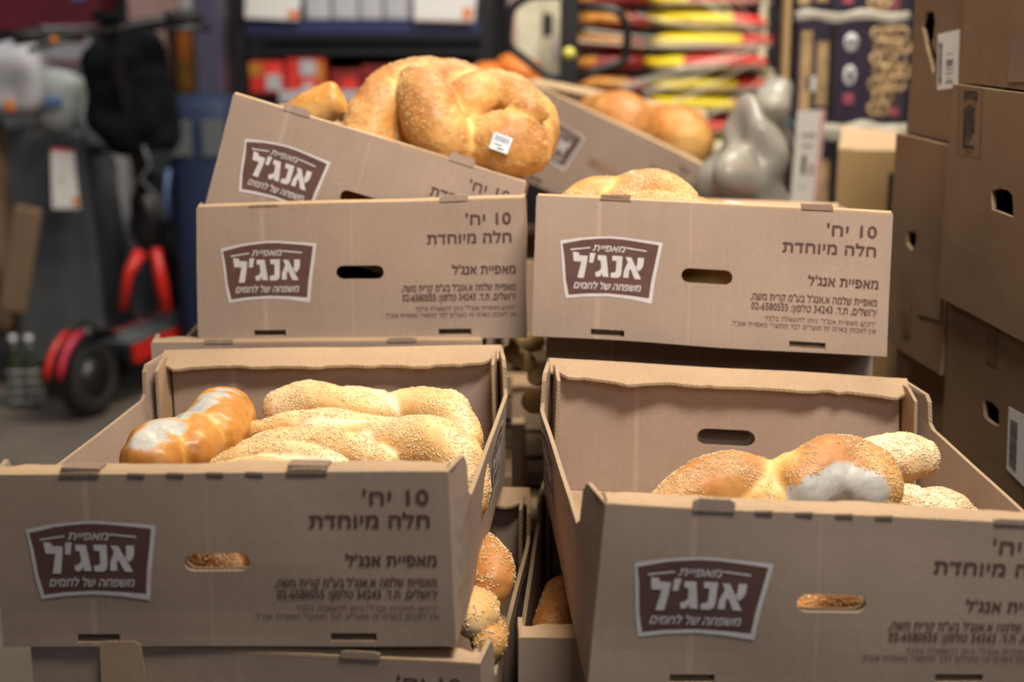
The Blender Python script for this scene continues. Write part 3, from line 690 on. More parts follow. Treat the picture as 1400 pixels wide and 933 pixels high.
# stickers that the loaves carry
def sticker(label, p, nrm, up, wd, ht, parent, lines=True):
    nrm = Vector(nrm).normalized(); up = Vector(up); x = up.cross(nrm).normalized(); up = nrm.cross(x)
    mb = MB(); f = lambda a, b, l: Vector(p)+x*a+up*b+nrm*l
    slab(mb, panel2d(rect(-wd/2, wd/2, -ht/2, ht/2), [], .01), lambda a, b, t: f(a, b, .0004-t), .0004, me_=0)
    if lines:
        rg = random.Random(4)
        xx = -wd*.36
        while xx < wd*.30:
            b_ = rg.uniform(.0006, .0016); mb.add([f(xx, ht*.05, .0007), f(xx+b_, ht*.05, .0007), f(xx+b_, ht*.36, .0007), f(xx, ht*.36, .0007)], [(0, 1, 2, 3)], 1); xx += b_+rg.uniform(.0006, .0015)
        mb.add([f(-wd*.3, -ht*.12, .0007), f(wd*.1, -ht*.12, .0007), f(wd*.1, -ht*.18, .0007), f(-wd*.3, -ht*.18, .0007)], [(0, 1, 2, 3)], 1)
        mb.add([f(-wd*.1, -ht*.30, .0007), f(wd*.25, -ht*.30, .0007), f(wd*.25, -ht*.38, .0007), f(-wd*.1, -ht*.38, .0007)], [(0, 1, 2, 3)], 1)
    o = mb.build('price_sticker', ['white_label', 'sticker_ink'], None)
    if parent: o.parent = parent; o.matrix_parent_inverse = Matrix.Translation(parent.location).inverted()
    if label: o['label'] = label
    return o
M['sticker_ink'] = mat('blue_grey_sticker_print', (.10, .17, .22), .6)
big = [o for o in bpy.data.objects if o.get('label', '').startswith('big round golden')][0]
sm_ = [o for o in bpy.data.objects if o.get('label', '').startswith('seeded loaf end with a white')][0]
def on_surface(ob, u, v):
    o0 = Vector((0, 0, CAMZ))-ob.location; h, loc, nor, i = ob.ray_cast(o0, ray(u, v).normalized())
    return (loc+ob.location, nor) if h else (P(u, v, 1.8), Vector((0, -1, .3)))
bpy.context.view_layer.update()
p_, n_ = on_surface(big, 685, 196)
sticker('white price sticker', p_+n_*.0025, n_, Vector((.35, 0, 1)), .024, .021, big)
p_, n_ = on_surface(sm_, 1002, 280)
sticker('white sticker', p_+n_*.001, (0, -.2, 1), Vector((.5, 1, 0)), .026, .014, sm_, False)

# ------------------------------------------------------------ the room
M['concrete'] = mat('worn_concrete', (.115, .095, .078), .8, vary=.28, scale=5, bump=.3, bscale=60)
M['wall_dark'] = mat('dark_painted_wall', (.020, .018, .022), .8)
M['wall_mid'] = mat('grey_painted_wall', (.05, .045, .045), .8)
def slabbox(name, c, d, m):
    mb = MB(); mb.box((0, 0, 0), d); return mb.build(name, m, None, c, kind='structure')
slabbox('floor', (0, 2.2, -.05), (7.4, 10.2, .1), 'concrete')
slabbox('wall_back', (0, 7.25, 1.6), (7.4, .1, 3.3), 'wall_dark')
slabbox('wall_left', (-3.65, 2.2, 1.6), (.1, 10.2, 3.3), 'wall_mid')
slabbox('wall_right', (3.65, 2.2, 1.6), (.1, 10.2, 3.3), 'wall_mid')
slabbox('ceiling', (0, 4.6, 3.3), (7.4, 5.4, .1), 'wall_mid')

# ------------------------------------------------------------ brown cartons at the right
M['tape'] = mat('brown_packing_tape', (.13, .08, .05), .25)
M['tape_clear'] = mat('grey_packing_tape', (.20, .15, .12), .2)
def carton(label, far, near, z0, z1, depth=.36, holes=(), matn='carton', group='large brown cartons stacked at the right', name='carton', lid=True, edge='kraft_edge', shade=1.0):
    far = Vector(far); near = Vector(near); d = near-far; Ln = d.length; yaw = math.atan2(d.y, d.x)
    root = empty(name, (far.x, far.y, z0), (0, 0, yaw), label, 'carton', group)
    mw = Matrix.LocRotScale(root.location, Euler((0, 0, yaw)), None); inv = mw.inverted(); o = inv @ Vector((0, 0, CAMZ)); r3 = inv.to_3x3()
    def L(u, v):
        q = r3 @ ray(u, v); t = -o.y/q.y; p = o+q*t; return (p.x, p.z)
    hh = z1-z0; t = .005; sd = random.random()*40
    def wob(x, y, z): 
        n = noise.noise_vector(Vector((x*6, z*6+sd, y*6))); return Vector((x+n.x*.002, y+n.y*.003, z+n.z*.0015))
    hp = [[L(*q) for q in h] for h in holes]
    mb = MB(); slab(mb, panel2d(rect(0, Ln, 0, hh), hp, .05), lambda x, z, k: wob(x, k, z), t); mb.build('front_panel', [matn, edge], root)
    for x0 in (0, Ln-t):
        mb = MB(); slab(mb, panel2d(rect(t, depth-t, 0, hh), [], .09), lambda y, z, k: wob(x0+k, y, z), t); mb.build('end_panel', [matn, edge], root)
    mb = MB(); slab(mb, panel2d(rect(0, Ln, 0, hh), [], .09), lambda x, z, k: wob(x, depth-t+k, z), t); mb.build('rear_panel', [matn, edge], root)
    mb = MB(); slab(mb, panel2d(rect(t, Ln-t, t, depth-t), [], .09), lambda x, y, k: wob(x, y, k+.001), t); mb.build('bottom_flap', [matn, edge], root)
    if lid:
        for s in (0, 1):
            a, b = (t, depth/2-.001) if not s else (depth/2+.001, depth-t)
            mb = MB(); slab(mb, panel2d(rect(t, Ln-t, a, b), [], .09), lambda x, y, k: wob(x, y, hh-.007+k), t); mb.build('top_flap', [matn, edge], root)
    return root, L, Ln
def on_face(root, L, quad, name, mats, draw, lift=.0012, thick=.0008):
    """draw(mb, f) with f(a, b, l): a 0..1 across, b 0..1 up the label"""
    c = [Vector((L(u, v)[0], -lift, L(u, v)[1])) for u, v in quad]      # top-left, top-right, bottom-right, bottom-left
    def f(a, b, l=0): return (c[3].lerp(c[2], a)).lerp(c[0].lerp(c[1], a), b)+Vector((0, -l, 0))
    mb = MB(); draw(mb, f); return mb.build(name, mats, root)
def plate(mb, f, a0=0, a1=1, b0=0, b1=1, l=0, mi=0, th=0):
    q = [(a0, b0), (a1, b0), (a1, b1), (a0, b1)]
    if th:
        mb.add([f(a, b, l+th) for a, b in q]+[f(a, b, l) for a, b in q], [(0, 1, 2, 3), (7, 6, 5, 4), (0, 4, 5, 1), (1, 5, 6, 2), (2, 6, 7, 3), (3, 7, 4, 0)], mi)
    else: mb.add([f(a, b, l) for a, b in q], [(0, 1, 2, 3)], mi)
def textf(mb, f, s, x1, y0, wd, h, l=.0006, mi=1, rtl=False, bold=0, rot=False):
    vs, fs = text_w(s if not rtl else rev(s), 1, 0, 1, .62, bold=bold, rtl=rtl)
    if not vs: return
    if rot: mb.add([f(x1-wd+(v[1]/.62)*wd if False else x1-wd*(1-v[1]/.62), y0+h*(1-v[0]), l) for v in vs], fs, mi)
    else: mb.add([f(x1-wd+v[0]*wd, y0+v[1]/.62*h, l) for v in vs], fs, mi)
def barlabel(mb, f, seed=1, num=None):
    plate(mb, f, th=.0006)
    rg = random.Random(seed); b = .10
    while b < .84:
        k = rg.uniform(.006, .022); plate(mb, f, .06, .24, b, b+k, .0012, 1); b += k+rg.uniform(.006, .018)
    for a0, a1, b0, b1 in ((.42, .78, .34, .355), (.42, .78, .26, .275), (.42, .74, .60, .612), (.46, .70, .18, .19)): plate(mb, f, a0, a1, b0, b1, .0012, 1)
    if num: textf(mb, f, num, .84, .42, .38, .13, .0012)
    else:
        for b0 in (.40, .43, .46, .49): plate(mb, f, .44, .80-rg.uniform(0, .12), b0, b0+.016, .0012, 1)
    for i in range(5): plate(mb, f, .44+.07*i, .48+.07*i, .10, .14, .0012, 1)

Lf, Ln_ = (.572, 1.905), (.606, 1.36)
zz = lambda u, v, Y: P(u, v, Y).z
fL = lambda x, y: (x, y, 0)
def rag(pts, k=5, s=3):
    rg = random.Random(k); return [(u+rg.uniform(-1.2, 1.2), v+rg.uniform(-1.2, 1.2)) for u, v in pts]
z115 = zz(1310, 115, 1.905); z405 = zz(1292, 405, 1.905)
L1, fn, _ = carton('brown carton topmost in the near right stack, with grey tape', Lf+(0,), Ln_+(0,), z115+.003, z115+.30)
on_face(L1, fn, [(1384, 52), (1420, 50), (1420, 112), (1380, 112)], 'tape_strip', ['tape_clear'], lambda mb, f: plate(mb, f, th=.0005))
L2, fn, _ = carton('second brown carton down in the near right stack, with printed block and square hole', (.564, 1.905, 0), (.598, 1.36, 0), z405, z115,
    holes=[rag([(1356, 262), (1366, 257), (1378, 260), (1386, 268), (1385, 298), (1372, 294), (1358, 288)])])
def prn(mb, f):
    for a0, a1, b0, b1 in ((0, 1, 0, .008), (0, 1, .992, 1), (0, .02, 0, 1), (.98, 1, 0, 1)): plate(mb, f, a0, a1, b0, b1)
    textf(mb, f, 'בודדים', .80, .82, .58, .12, 0, 0, rtl=True, bold=.04)
    plate(mb, f, .22, .30, .12, .70); plate(mb, f, .22, .72, .12, .165)
    for x0, b0, b1 in ((.34, .24, .72), (.44, .20, .76), (.54, .24, .74), (.64, .34, .74)):
        plate(mb, f, x0, x0+.045, b0, b1)
    for x0, b0 in ((.38, .62), (.48, .54), (.58, .66), (.60, .48), (.40, .70)): plate(mb, f, x0, x0+.12, b0, b0+.03)
    plate(mb, f, .58, .72, .36, .40); plate(mb, f, .3, .68, .05, .062)
on_face(L2, fn, [(1313, 118), (1344, 120), (1341, 217), (1310, 211)], 'printed_block', ['black_ink'], prn)
L3, fn, _ = carton('brown carton third from the top in the near right stack, with hole and white label', (.580, 1.905, 0), (.612, 1.36, 0), z405-.284, z405-.003,
    holes=[rag([(1344, 546), (1356, 550), (1366, 560), (1368, 584), (1356, 580), (1345, 572)])])
on_face(L3, fn, [(1381, 556), (1440, 590), (1436, 700), (1378, 642)], 'white_label', ['white_label', 'black_ink'], lambda mb, f: barlabel(mb, f, 3, '87'))
on_face(L3, fn, [(1351, 430), (1366, 434), (1364, 504), (1349, 494)], 'tape_strip', ['tape'], lambda mb, f: plate(mb, f, th=.0005))
on_face(L3, fn, [(1344, 620), (1362, 626), (1358, 710), (1342, 700)], 'tape_strip', ['tape'], lambda mb, f: plate(mb, f, th=.0005))
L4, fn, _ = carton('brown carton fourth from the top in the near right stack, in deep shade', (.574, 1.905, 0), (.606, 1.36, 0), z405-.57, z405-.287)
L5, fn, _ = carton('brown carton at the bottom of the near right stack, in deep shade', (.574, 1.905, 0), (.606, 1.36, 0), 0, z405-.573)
Kf, Kn = (.556, 2.14, 0), (.580, 1.925, 0); zk1 = zz(1217, 183, 2.14); zk0 = zz(1217, 466, 2.14)
K1, fn, _ = carton('brown carton topmost in the far right stack, with torn black hole and white label', (.572, 2.14, 0), (.590, 1.925, 0), zk1+.002, zk1+.32,
    holes=[rag([(1264, 16), (1275, 14), (1278, 30), (1277, 52), (1272, 60), (1280, 78), (1277, 104), (1272, 84), (1266, 62), (1262, 42), (1258, 38)])])
on_face(K1, fn, [(1284, 47), (1314, 40), (1311, 120), (1283, 123)], 'white_label', ['white_label', 'black_ink'], lambda mb, f: barlabel(mb, f, 8))
K2, fn, _ = carton('brown carton second in the far right stack, with a small round hole', Kf, Kn, zk0, zk1,
    holes=[rag([(1240, 318), (1248, 315), (1253, 322), (1252, 338), (1245, 343), (1238, 334)])])
on_face(K2, fn, [(1258, 355), (1290, 360), (1288, 440), (1256, 430)], 'faint_patch', ['tape_faint'] if 'tape_faint' in M else ['carton'], lambda mb, f: plate(mb, f, th=.0004))
on_face(K2, fn, [(1236, 408), (1245, 411), (1245, 462), (1236, 457)], 'tape_strip', ['tape'], lambda mb, f: plate(mb, f, th=.0005))
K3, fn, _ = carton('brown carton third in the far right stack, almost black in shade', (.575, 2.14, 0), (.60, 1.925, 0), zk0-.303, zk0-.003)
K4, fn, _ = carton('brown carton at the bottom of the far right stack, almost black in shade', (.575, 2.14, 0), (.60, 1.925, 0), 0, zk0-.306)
# tan carton with an open flap
p = P(1153, 205, 2.62)
yc = empty('open_carton', (p.x+.07, 2.72, 0), (0, 0, R(-13)), 'yellowish tan carton with a raised open flap beside the purple pallet', 'carton')
for nm, c, dm in (('front_panel', (0, -.10, p.z/2), (.10, .005, p.z)), ('rear_panel', (0, .10, p.z/2), (.10, .005, p.z)), ('end_panel', (-.0525, 0, p.z/2), (.005, .205, p.z)), ('end_panel', (.0525, 0, p.z/2), (.005, .205, p.z))):
    mb = MB(); mb.box(c, dm, jit=.001); mb.build(nm, 'carton_yellow', yc)
mb = MB(); mb.box((.0, -.06, p.z+.012), (.10, .085, .004), rot=(.42, .06, 0), jit=.002); mb.build('top_flap', 'kraft_lit', yc)
mb = MB(); mb.box((.040, -.104, p.z-.09), (.010, .002, .10)); mb.build('tape_strip', 'slot_dark' if 'slot_dark' in M else 'black_ink', yc)  # black strip laid on the board in place of a dark slot

# ------------------------------------------------------------ small kit for goods further back
def simple(name, m, **k): M[name] = mat(name, m, **k)
simple('navy_pack', (.020, .009, .040), rough=.6, spec=.2, vary=.15); simple('pack_white', (.75, .74, .76), rough=.4); simple('pack_pink', (.45, .07, .13), rough=.4)
simple('pretzel', (.50, .33, .16), rough=.5, vary=.25, scale=60); simple('pack_teal', (.05, .025, .04), rough=.4)
simple('film', (.80, .82, .84), rough=.12, alpha=.03, spec=.3, bump=.6, bscale=25); simple('film_dense', (.74, .70, .60), rough=.3, alpha=.42, bump=.7, bscale=30)
simple('metal_dark', (.012, .012, .014), rough=.4, vary=.1); simple('rubber', (.012, .012, .012), rough=.7); simple('red_paint', (.55, .018, .012), rough=.35)
simple('red_plastic', (.50, .02, .05), rough=.4); simple('maroon', (.13, .012, .022), rough=.5, vary=.2); simple('carton_white', (.42, .41, .44), rough=.6, vary=.1)
simple('paper_sign', (.72, .70, .68), rough=.6); simple('orange', (.70, .20, .03), rough=.4); simple('cream', (.62, .56, .42), rough=.55, vary=.12)
simple('grey_wrap', (.085, .09, .098), rough=.35, bump=.8, bscale=18, vary=.25, scale=6); simple('clear_grey', (.34, .32, .28), rough=.35, alpha=.72, bump=1.0, bscale=26)
simple('blue_cloth', (.006, .018, .06), rough=.7, vary=.2); simple('blue_light', (.10, .17, .35), rough=.5); simple('grey_panel', (.10, .11, .12), rough=.6)
simple('bag_black', (.004, .004, .006), rough=.9, spec=.2, bump=.5, bscale=12); simple('brown_cloth', (.17, .10, .055), rough=.8, vary=.2); simple('purple_metal', (.055, .045, .085), rough=.5)
simple('yellow_pack', (.85, .66, .02), rough=.3); simple('red_pack', (.66, .045, .035), rough=.3, vary=.35, scale=14); simple('silver_pack', (.66, .58, .54), rough=.25, vary=.2, scale=30)
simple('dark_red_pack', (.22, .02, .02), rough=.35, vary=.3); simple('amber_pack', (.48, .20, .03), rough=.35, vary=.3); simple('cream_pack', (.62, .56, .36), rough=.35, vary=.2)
simple('green', (.02, .10, .05), rough=.5); simple('navy_rail', (.02, .025, .09), rough=.5); simple('pink_pack', (.40, .24, .22), rough=.5, vary=.15); simple('sky_pack', (.15, .38, .60), rough=.4)
simple('yellow_sticker', (.72, .66, .10), rough=.5); simple('steel', (.45, .45, .47), rough=.3, metal=1)

def pack(name, label, cat, group, u0, v0, u1, v1, Y, dp, body, marks=(), round_=.004, rot=0, floor=False, mark='printed_panel'):
    """a boxed good whose front shows between two corners seen in the photograph; marks = (a0,a1,b0,b1,material,name)"""
    a = P(u0, v1, Y); b = P(u1, v0, Y); wd = b.x-a.x; z0 = 0 if floor else a.z; hh = b.z-z0
    root = empty(name, ((a.x+b.x)/2, Y+dp/2, z0), (0, 0, R(rot)), label, cat, group)
    mb = MB(); mb.box((0, 0, hh/2), (wd, dp, hh), bevel=round_); mb.build('body', body, root)
    for mk in marks:
        a0, a1, b0, b1, m_ = mk[:5]; nm = mk[5] if len(mk) > 5 else mark
        mb = MB(); mb.box((wd*((a0+a1)/2-.5), -dp/2-.0015, hh*(b0+b1)/2), (wd*(a1-a0), .003, hh*(b1-b0)), bevel=.0012); mb.build(nm, m_, root)
    return root, wd, hh, dp
def sign(label, quad, Y, marks, lines=(), smudges=()):
    """white price card hung at its place; quad corners as seen; lines = (text, right, base, width, height)"""
    c = [P(u, v, Y) for u, v in quad]; ctr = (c[2]+c[3])/2
    root = empty('price_sign', ctr, (0, 0, 0), label, 'sign', None)
    def f(a, b, l=0): return c[3].lerp(c[2], a).lerp(c[0].lerp(c[1], a), b)+Vector((0, -l, 0))-ctr
    mb = MB(); plate(mb, f, th=.002); mb.build('card', 'paper_sign', root)
    for a0, a1, b0, b1, m_ in marks:
        mb = MB(); plate(mb, f, a0, a1, b0, b1, .0025, 0, th=.0008); mb.build('printed_band', m_, root)
    if smudges:            # print too blurred to read: unreadable short strokes
        mb = MB(); rg = random.Random(5)
        for a0, a1, b0, b1 in smudges:
            a = a0
            while a < a1: k = rg.uniform(.03, .07); plate(mb, f, a, min(a+k, a1), b0, b1-rg.uniform(0, .3)*(b1-b0), .0035, 0); a += k+rg.uniform(.015, .03)
        mb.build('faint_print', 'grey_print', root)['kind'] = 'stuff'
    if lines:
        mb = MB()
        for t in lines: textf(mb, f, t[0], *t[1:5], l=.0035, mi=0, rtl=any('\u0590' < ch < '\u05ff' for ch in t[0]), bold=.05)
        mb.build('printed_lettering', 'black_ink', root)
    return root

# --- purple snack pallet, right of centre
GPP = 'purple pretzel packs in the wrapped pallet'
YP = 3.1; pfront = []
for i, (v0, v1, lab) in enumerate(((-60, 14, 'purple pretzel pack at the top of the wrapped pallet, cut off by the frame'), (29, 165, 'purple pretzel pack in the middle of the wrapped pallet, beside the carton stack'),
                                   (190, 330, 'purple pretzel pack below the white band of the wrapped pallet'))):
    rt, wd, hh, dp = pack('pretzel_pack', lab, 'snack pack', GPP, 1140, v0, 1262, v1, YP, .30, 'navy_pack')
    X = lambda u: (u-1201)*(wd/122.0); Z = lambda v: (v1-v)*(hh/(v1-v0)); h0 = v1-v0
    mb = MB(); mb.box((X(1216), -dp/2-.0015, hh*.5), (wd*.36, .003, hh*.94), bevel=.001); mb.build('picture_panel', 'pack_teal', rt)
    mb = MB(); rg = random.Random(i+3); g = wd*.36/2        # the printed pretzel lattice, raised on the panel
    for a in range(4):
        for b in range(7):
            if (b < 2 and a > 1) or rg.random() < .08: continue
            mb.torus((X(1216)-g*.80+a*g*.52+(b % 2)*g*.26-.002, -dp/2-.005, hh*(.12+.125*b)), (rg.uniform(-.3, .3), 1, rg.uniform(-.3, .3)), .0125, .0042, 12, 6)
    mb.build('pretzel_picture', 'pretzel', rt)
    for z_, rx_, rz_, m_ in ((.79, .015, .019, 'pack_white'), (.46, .0135, .021, 'pack_white')):
        mb = MB(); mb.ell((X(1160), -dp/2-.001, hh*z_), (rx_, .003, rz_), nu=24, nv=10); mb.build('white_emblem', m_, rt)
    mb = MB(); mb.ell((X(1160), -dp/2-.004, hh*.46), (.005, .002, .013), nu=16, nv=8); mb.build('emblem_print', 'navy_pack', rt)
    for dx in (-.005, .005): mb = MB(); mb.torus((X(1160)+dx, -dp/2-.0042, hh*.79), (0, 1, 0), .0048, .0012, 16, 6); mb.build('emblem_print', 'navy_pack', rt)
    for x_, z_, s_ in ((1159, .22, .022), (1226, .09, .018)):
        mb = MB(); mb.box((X(x_), -dp/2-.003, hh*z_), (s_, .003, s_), bevel=.002); mb.build('pink_badge', 'pack_pink', rt)
    rt2, *_ = pack('pretzel_pack', ['brown and purple pack at the top left of the wrapped pallet', 'brown and purple pack left of the purple pretzel pack, mid height', 'brown and purple pack behind the price sign'][i], 'snack pack', GPP, 1086, v0, 1137, v1, YP+.05, .28, 'navy_pack',
        [(.1, .45, .1, .9, 'pretzel', 'picture_panel'), (.6, .95, .15, .8, 'pretzel', 'picture_panel'), (.3, .6, .3, .45, 'pack_white', 'white_panel')])
for v0, v1, lab in ((15, 28, 'upper white folded film band round the purple pallet'), (167, 188, 'lower white folded film band round the purple pallet')):
    a = P(1086, v1, YP-.02); b = P(1240, v0, YP-.02); mb = MB()
    pts = [((a.x+(b.x-a.x)*t), -.006*math.sin(t*9), (b.z-a.z)*.5+.004*math.sin(t*13)) for t in [i/14 for i in range(15)]]
    mb.tube([(x-a.x, y, z) for x, y, z in pts], [(b.z-a.z)*.5*(1+.15*math.sin(i*1.7)) for i in range(15)], 10)
    mb.build('film_band', 'film_dense', None, (a.x, YP-.035, a.z), label=lab, cat='film', group='film bands on the purple pallet')
# the clear wrap itself: three hanging sheets
a = P(1080, 340, YP-.045); b = P(1250, -60, YP-.045)
mb = MB(); n = 20; m_ = 16
for j in range(m_+1):
    for i in range(n+1):
        x = (b.x-a.x)*i/n; z = (b.z-a.z)*j/m_; mb.v.append((x, .007*noise.noise(Vector((x*14, z*4, 2)))+(.02 if i == 0 else 0), z))
for j in range(m_):
    for i in range(n): k = j*(n+1)+i; mb.f.append((k, k+1, k+n+2, k+n+1)); mb.m.append(0); mb.sm.append(True)
mb.build('stretch_film', 'film', None, (a.x, YP-.045, a.z), label='clear wrinkled stretch film over the purple pretzel packs', cat='film')
a = P(1085, 0, YP)
mb = MB(); mb.box((0, 0, 1.3/2), (.013, .04, 1.3), bevel=.002); mb.build('corner_board', 'carton_yellow', None, (a.x-.010, YP+.02, 0), label='tall orange brown corner board at the left of the purple pallet', cat='board')
zb = P(1140, 330, YP).z
mb = MB(); mb.box((0, 0, zb/2), (.30, .30, zb-.002), bevel=.004); mb.build('carton', 'carton', None, (P(1170, 300, YP).x, YP+.16, 0), label='plain carton under the purple pretzel packs, behind the upper right box', cat='carton')
sign('white price sign leaning on the purple pallet', [(1090, 152), (1128, 150), (1117, 282), (1080, 278)], 2.95, [(.88, .94, 0, 1, 'red_pack')],
     [('1', .44, .335, .13, .17), ('2', .74, .335, .18, .085)], smudges=[(.22, .76, .72, .765), (.28, .66, .615, .65), (.24, .54, .185, .205)])

# --- bag of goods in grey plastic between the stack and the purple pallet
def lump(name, label, cat, u0, v0, u1, v1, Y, dy, m, seed, nz=.06, group=None, pw=.75, nf=9):
    a = P(u0, v1, Y); b = P(u1, v0, Y); rx = (b.x-a.x)/2; rz = (b.z-a.z)/2
    mb = MB(); mb.ell((0, 0, rz), (rx, dy, rz), nu=40, nv=28, nz=nz, nf=nf, pw=pw, seed=seed)
    return mb.build(name, m, None, ((a.x+b.x)/2, Y+dy, a.z), label=label, cat=cat, group=group)
lump('plastic_bag', 'grey translucent plastic bag bulging behind the upper right box', 'bag', 982, 150, 1092, 330, 2.35, .10, 'clear_grey', 2, .07, pw=1, nf=14)
lump('plastic_bag', 'pale upper knot of crumpled plastic beside the snack pallet', 'bag', 1035, 110, 1078, 250, 2.95, .05, 'clear_grey', 5, .07, nf=16)
zb = P(1000, 330, 2.35).z
mb = MB(); mb.box((0, 0, zb/2), (.15, .22, zb-.001), bevel=.004); mb.build('carton', 'carton', None, (.405, 2.45, 0), label='plain carton under the grey plastic bag', cat='carton')
pack('food_pack', 'pale blue, orange and yellow pack on the dark shelf right of the snack pallet', 'pack', None, 1050, 98, 1084, 172, 3.9, .15, 'cream_pack', [(.1, 1, .62, .95, 'pack_white'), (.4, .95, .25, .6, 'orange'), (.5, 1, .02, .22, 'sky_pack')])
pk, *_ = pack('shelf_rack', 'dark rack standing right of the snack pallet', 'rack', None, 1048, -80, 1100, 96, 4.6, .3, 'metal_dark', [(0, 1, .52, .56, 'cream_pack', 'shelf_rail')])

# --- snack bags on the wrapped pallet
def pillow(mats, wd, dp, ht, seed):
    mb = MB(); nu, nv = 26, 12; rg = random.Random(seed)
    for j in range(nv+1):
        tz = -1+2*j/nv
        for i in range(nu):
            a = 2*math.pi*i/nu; e = .45; cx = math.copysign(abs(math.cos(a))**e, math.cos(a)); cy = math.copysign(abs(math.sin(a))**e, math.sin(a))
            r = (1-abs(tz)**4)**.4 if abs(tz) < 1 else 0; r = .0+.99*r+.01
            wv = 1+.05*noise.noise(Vector((cx*3, cy*3+seed, tz*2)))
            mb.v.append((cx*r*wd/2*wv, cy*r*dp/2*wv, ht/2+tz*ht/2*(1-.12*abs(cx))+.006*noise.noise(Vector((cx*5, seed, cy*4)))))
    for j in range(nv):
        for i in range(nu):
            k = j*nu+i; k2 = j*nu+(i+1) % nu; mb.f.append((k, k2, k2+nu, k+nu)); mb.sm.append(True)
            xm = sum(mb.v[q][0] for q in (k, k2, k2+nu, k+nu))/4/wd
            if len(mats) == 1: mb.m.append(0)
            else:
                if j <= 4: mb.m.append(2)
                elif xm < -.02+.03*math.sin(seed): mb.m.append(0)
                else: mb.m.append(1 if j < 10 else 2 if seed % 2 else 1)
    return mb
YS = 3.95; p0 = P(790, 130, YS); p1 = P(1042, 130, YS)
GS = 'snack bags in layers on the wrapped pallet'
protos = {}
kinds = {'y': (['yellow_pack', 'red_pack', 'silver_pack'], 'yellow and red snack bag of the right column'),
         'd': (['amber_pack', 'dark_red_pack', 'dark_red_pack'], 'amber and dark red snack bag of the left column'),
         'c': (['cream_pack', 'red_pack', 'cream_pack'], 'cream and red snack bag of the right column'),
         'w': (['silver_pack', 'red_pack', 'silver_pack'], 'silver and red snack bag of the left column')}
zt = .585; lay = .0565; li = 0; tops = []
ORD = ['bottom', 'second from the bottom', 'third from the bottom', 'fourth from the bottom', 'fifth from the bottom', 'sixth from the bottom', 'fifth from the top', 'fourth from the top', 'third from the top', 'second from the top', 'topmost']
while li < 11:
    for kd, wd, x in (('w' if li in (0, 1, 3, 4) else 'd', .20, p0.x+.09), ('c' if li < 4 else 'y', .335, p0.x+.09+.265)):
        mats_, lab = kinds[kd]; key = (kd, li % 3)
        if key not in protos: o = protos[key] = pillow(mats_, wd, .30, lay*1.03, li % 3).build('snack_bag', mats_)
        else: o = protos[key].copy(); COL.objects.link(o)
        o.location = (x+random.uniform(-.008, .008), YS+.16+random.uniform(-.01, .01), zt); o.rotation_euler = (0, random.uniform(-.03, .06), random.uniform(-.10, .10))
        tag(o, lab.replace('snack bag', 'snack bag '+ORD[li]), 'snack bag', GS)
    zt += lay; li += 1
mb = MB(); mb.box((0, 0, .228), (.56, .34, .452), bevel=.006); mb.build('carton', 'carton', None, ((p0.x+p1.x)/2+.01, YS+.18, .128), label='plain brown carton under the layers of snack bags', cat='carton')
pr = empty('pallet', (P(915, 300, YS).x, YS+.17, 0), label='low wooden pallet under the snack bags', cat='pallet')
for i in range(5): mb = MB(); mb.box((-.24+.12*i, 0, .115), (.10, .42, .02), bevel=.002); mb.build('board', 'board', pr)
for i in (-1, 0, 1): mb = MB(); mb.box((.22*i, 0, .052), (.08, .40, .102), bevel=.002); mb.build('runner', 'board', pr)
fw = empty('stretch_film', (p1.x, YS-.03, .12), label='milky stretch film pulled in diagonal strands round the snack pallet', cat='film')
rg = random.Random(11); tgt = (1038, 42)
for i, (u, v, u2, v2, wv_) in enumerate(((800, 42, 1036, 62, 5), (850, 120, 1036, 60, 9), (880, 128, 1038, 66, 7), (900, 150, 1040, 80, 6), (960, 0, 1036, 45, 7), (985, 0, 1036, 48, 5), (1005, -10, 1038, 50, 4), (870, 20, 1036, 52, 3), (940, 175, 1040, 110, 6), (960, 215, 1040, 150, 5), (925, 95, 1036, 70, 6), (790, 56, 1030, 66, 4), (900, 60, 1037, 58, 3))):
    a = P(u, v, YS-.03-.004*i)-fw.location; b = P(u2, v2, YS-.03-.004*i)-fw.location; mb = MB(); n = 10; h = PX(YS)*wv_*.5
    for k in range(n+1):
        t = k/n; c = a.lerp(b, t)+Vector((0, 0, -.006*math.sin(math.pi*t))); hh_ = h*(1.25-.8*t)
        for q_, dyy in ((hh_, 0), (0, -.003), (-hh_, 0)): mb.v.append((c.x, c.y+dyy, c.z+q_))
    for k in range(n):
        for q_ in (0, 1): kk = k*3+q_; mb.f.append((kk, kk+1, kk+4, kk+3)); mb.m.append(0); mb.sm.append(True)
    mb.build('film_strand', 'film_dense', fw)
mb = MB(); mb.box((0, 0, .62), (.020, .02, 1.24), bevel=.003); mb.build('corner_post', 'cream', None, (P(1044, 60, YS).x+.004, YS+.05, 0), label='thin pale upright post at the right corner of the snack pallet', cat='post')

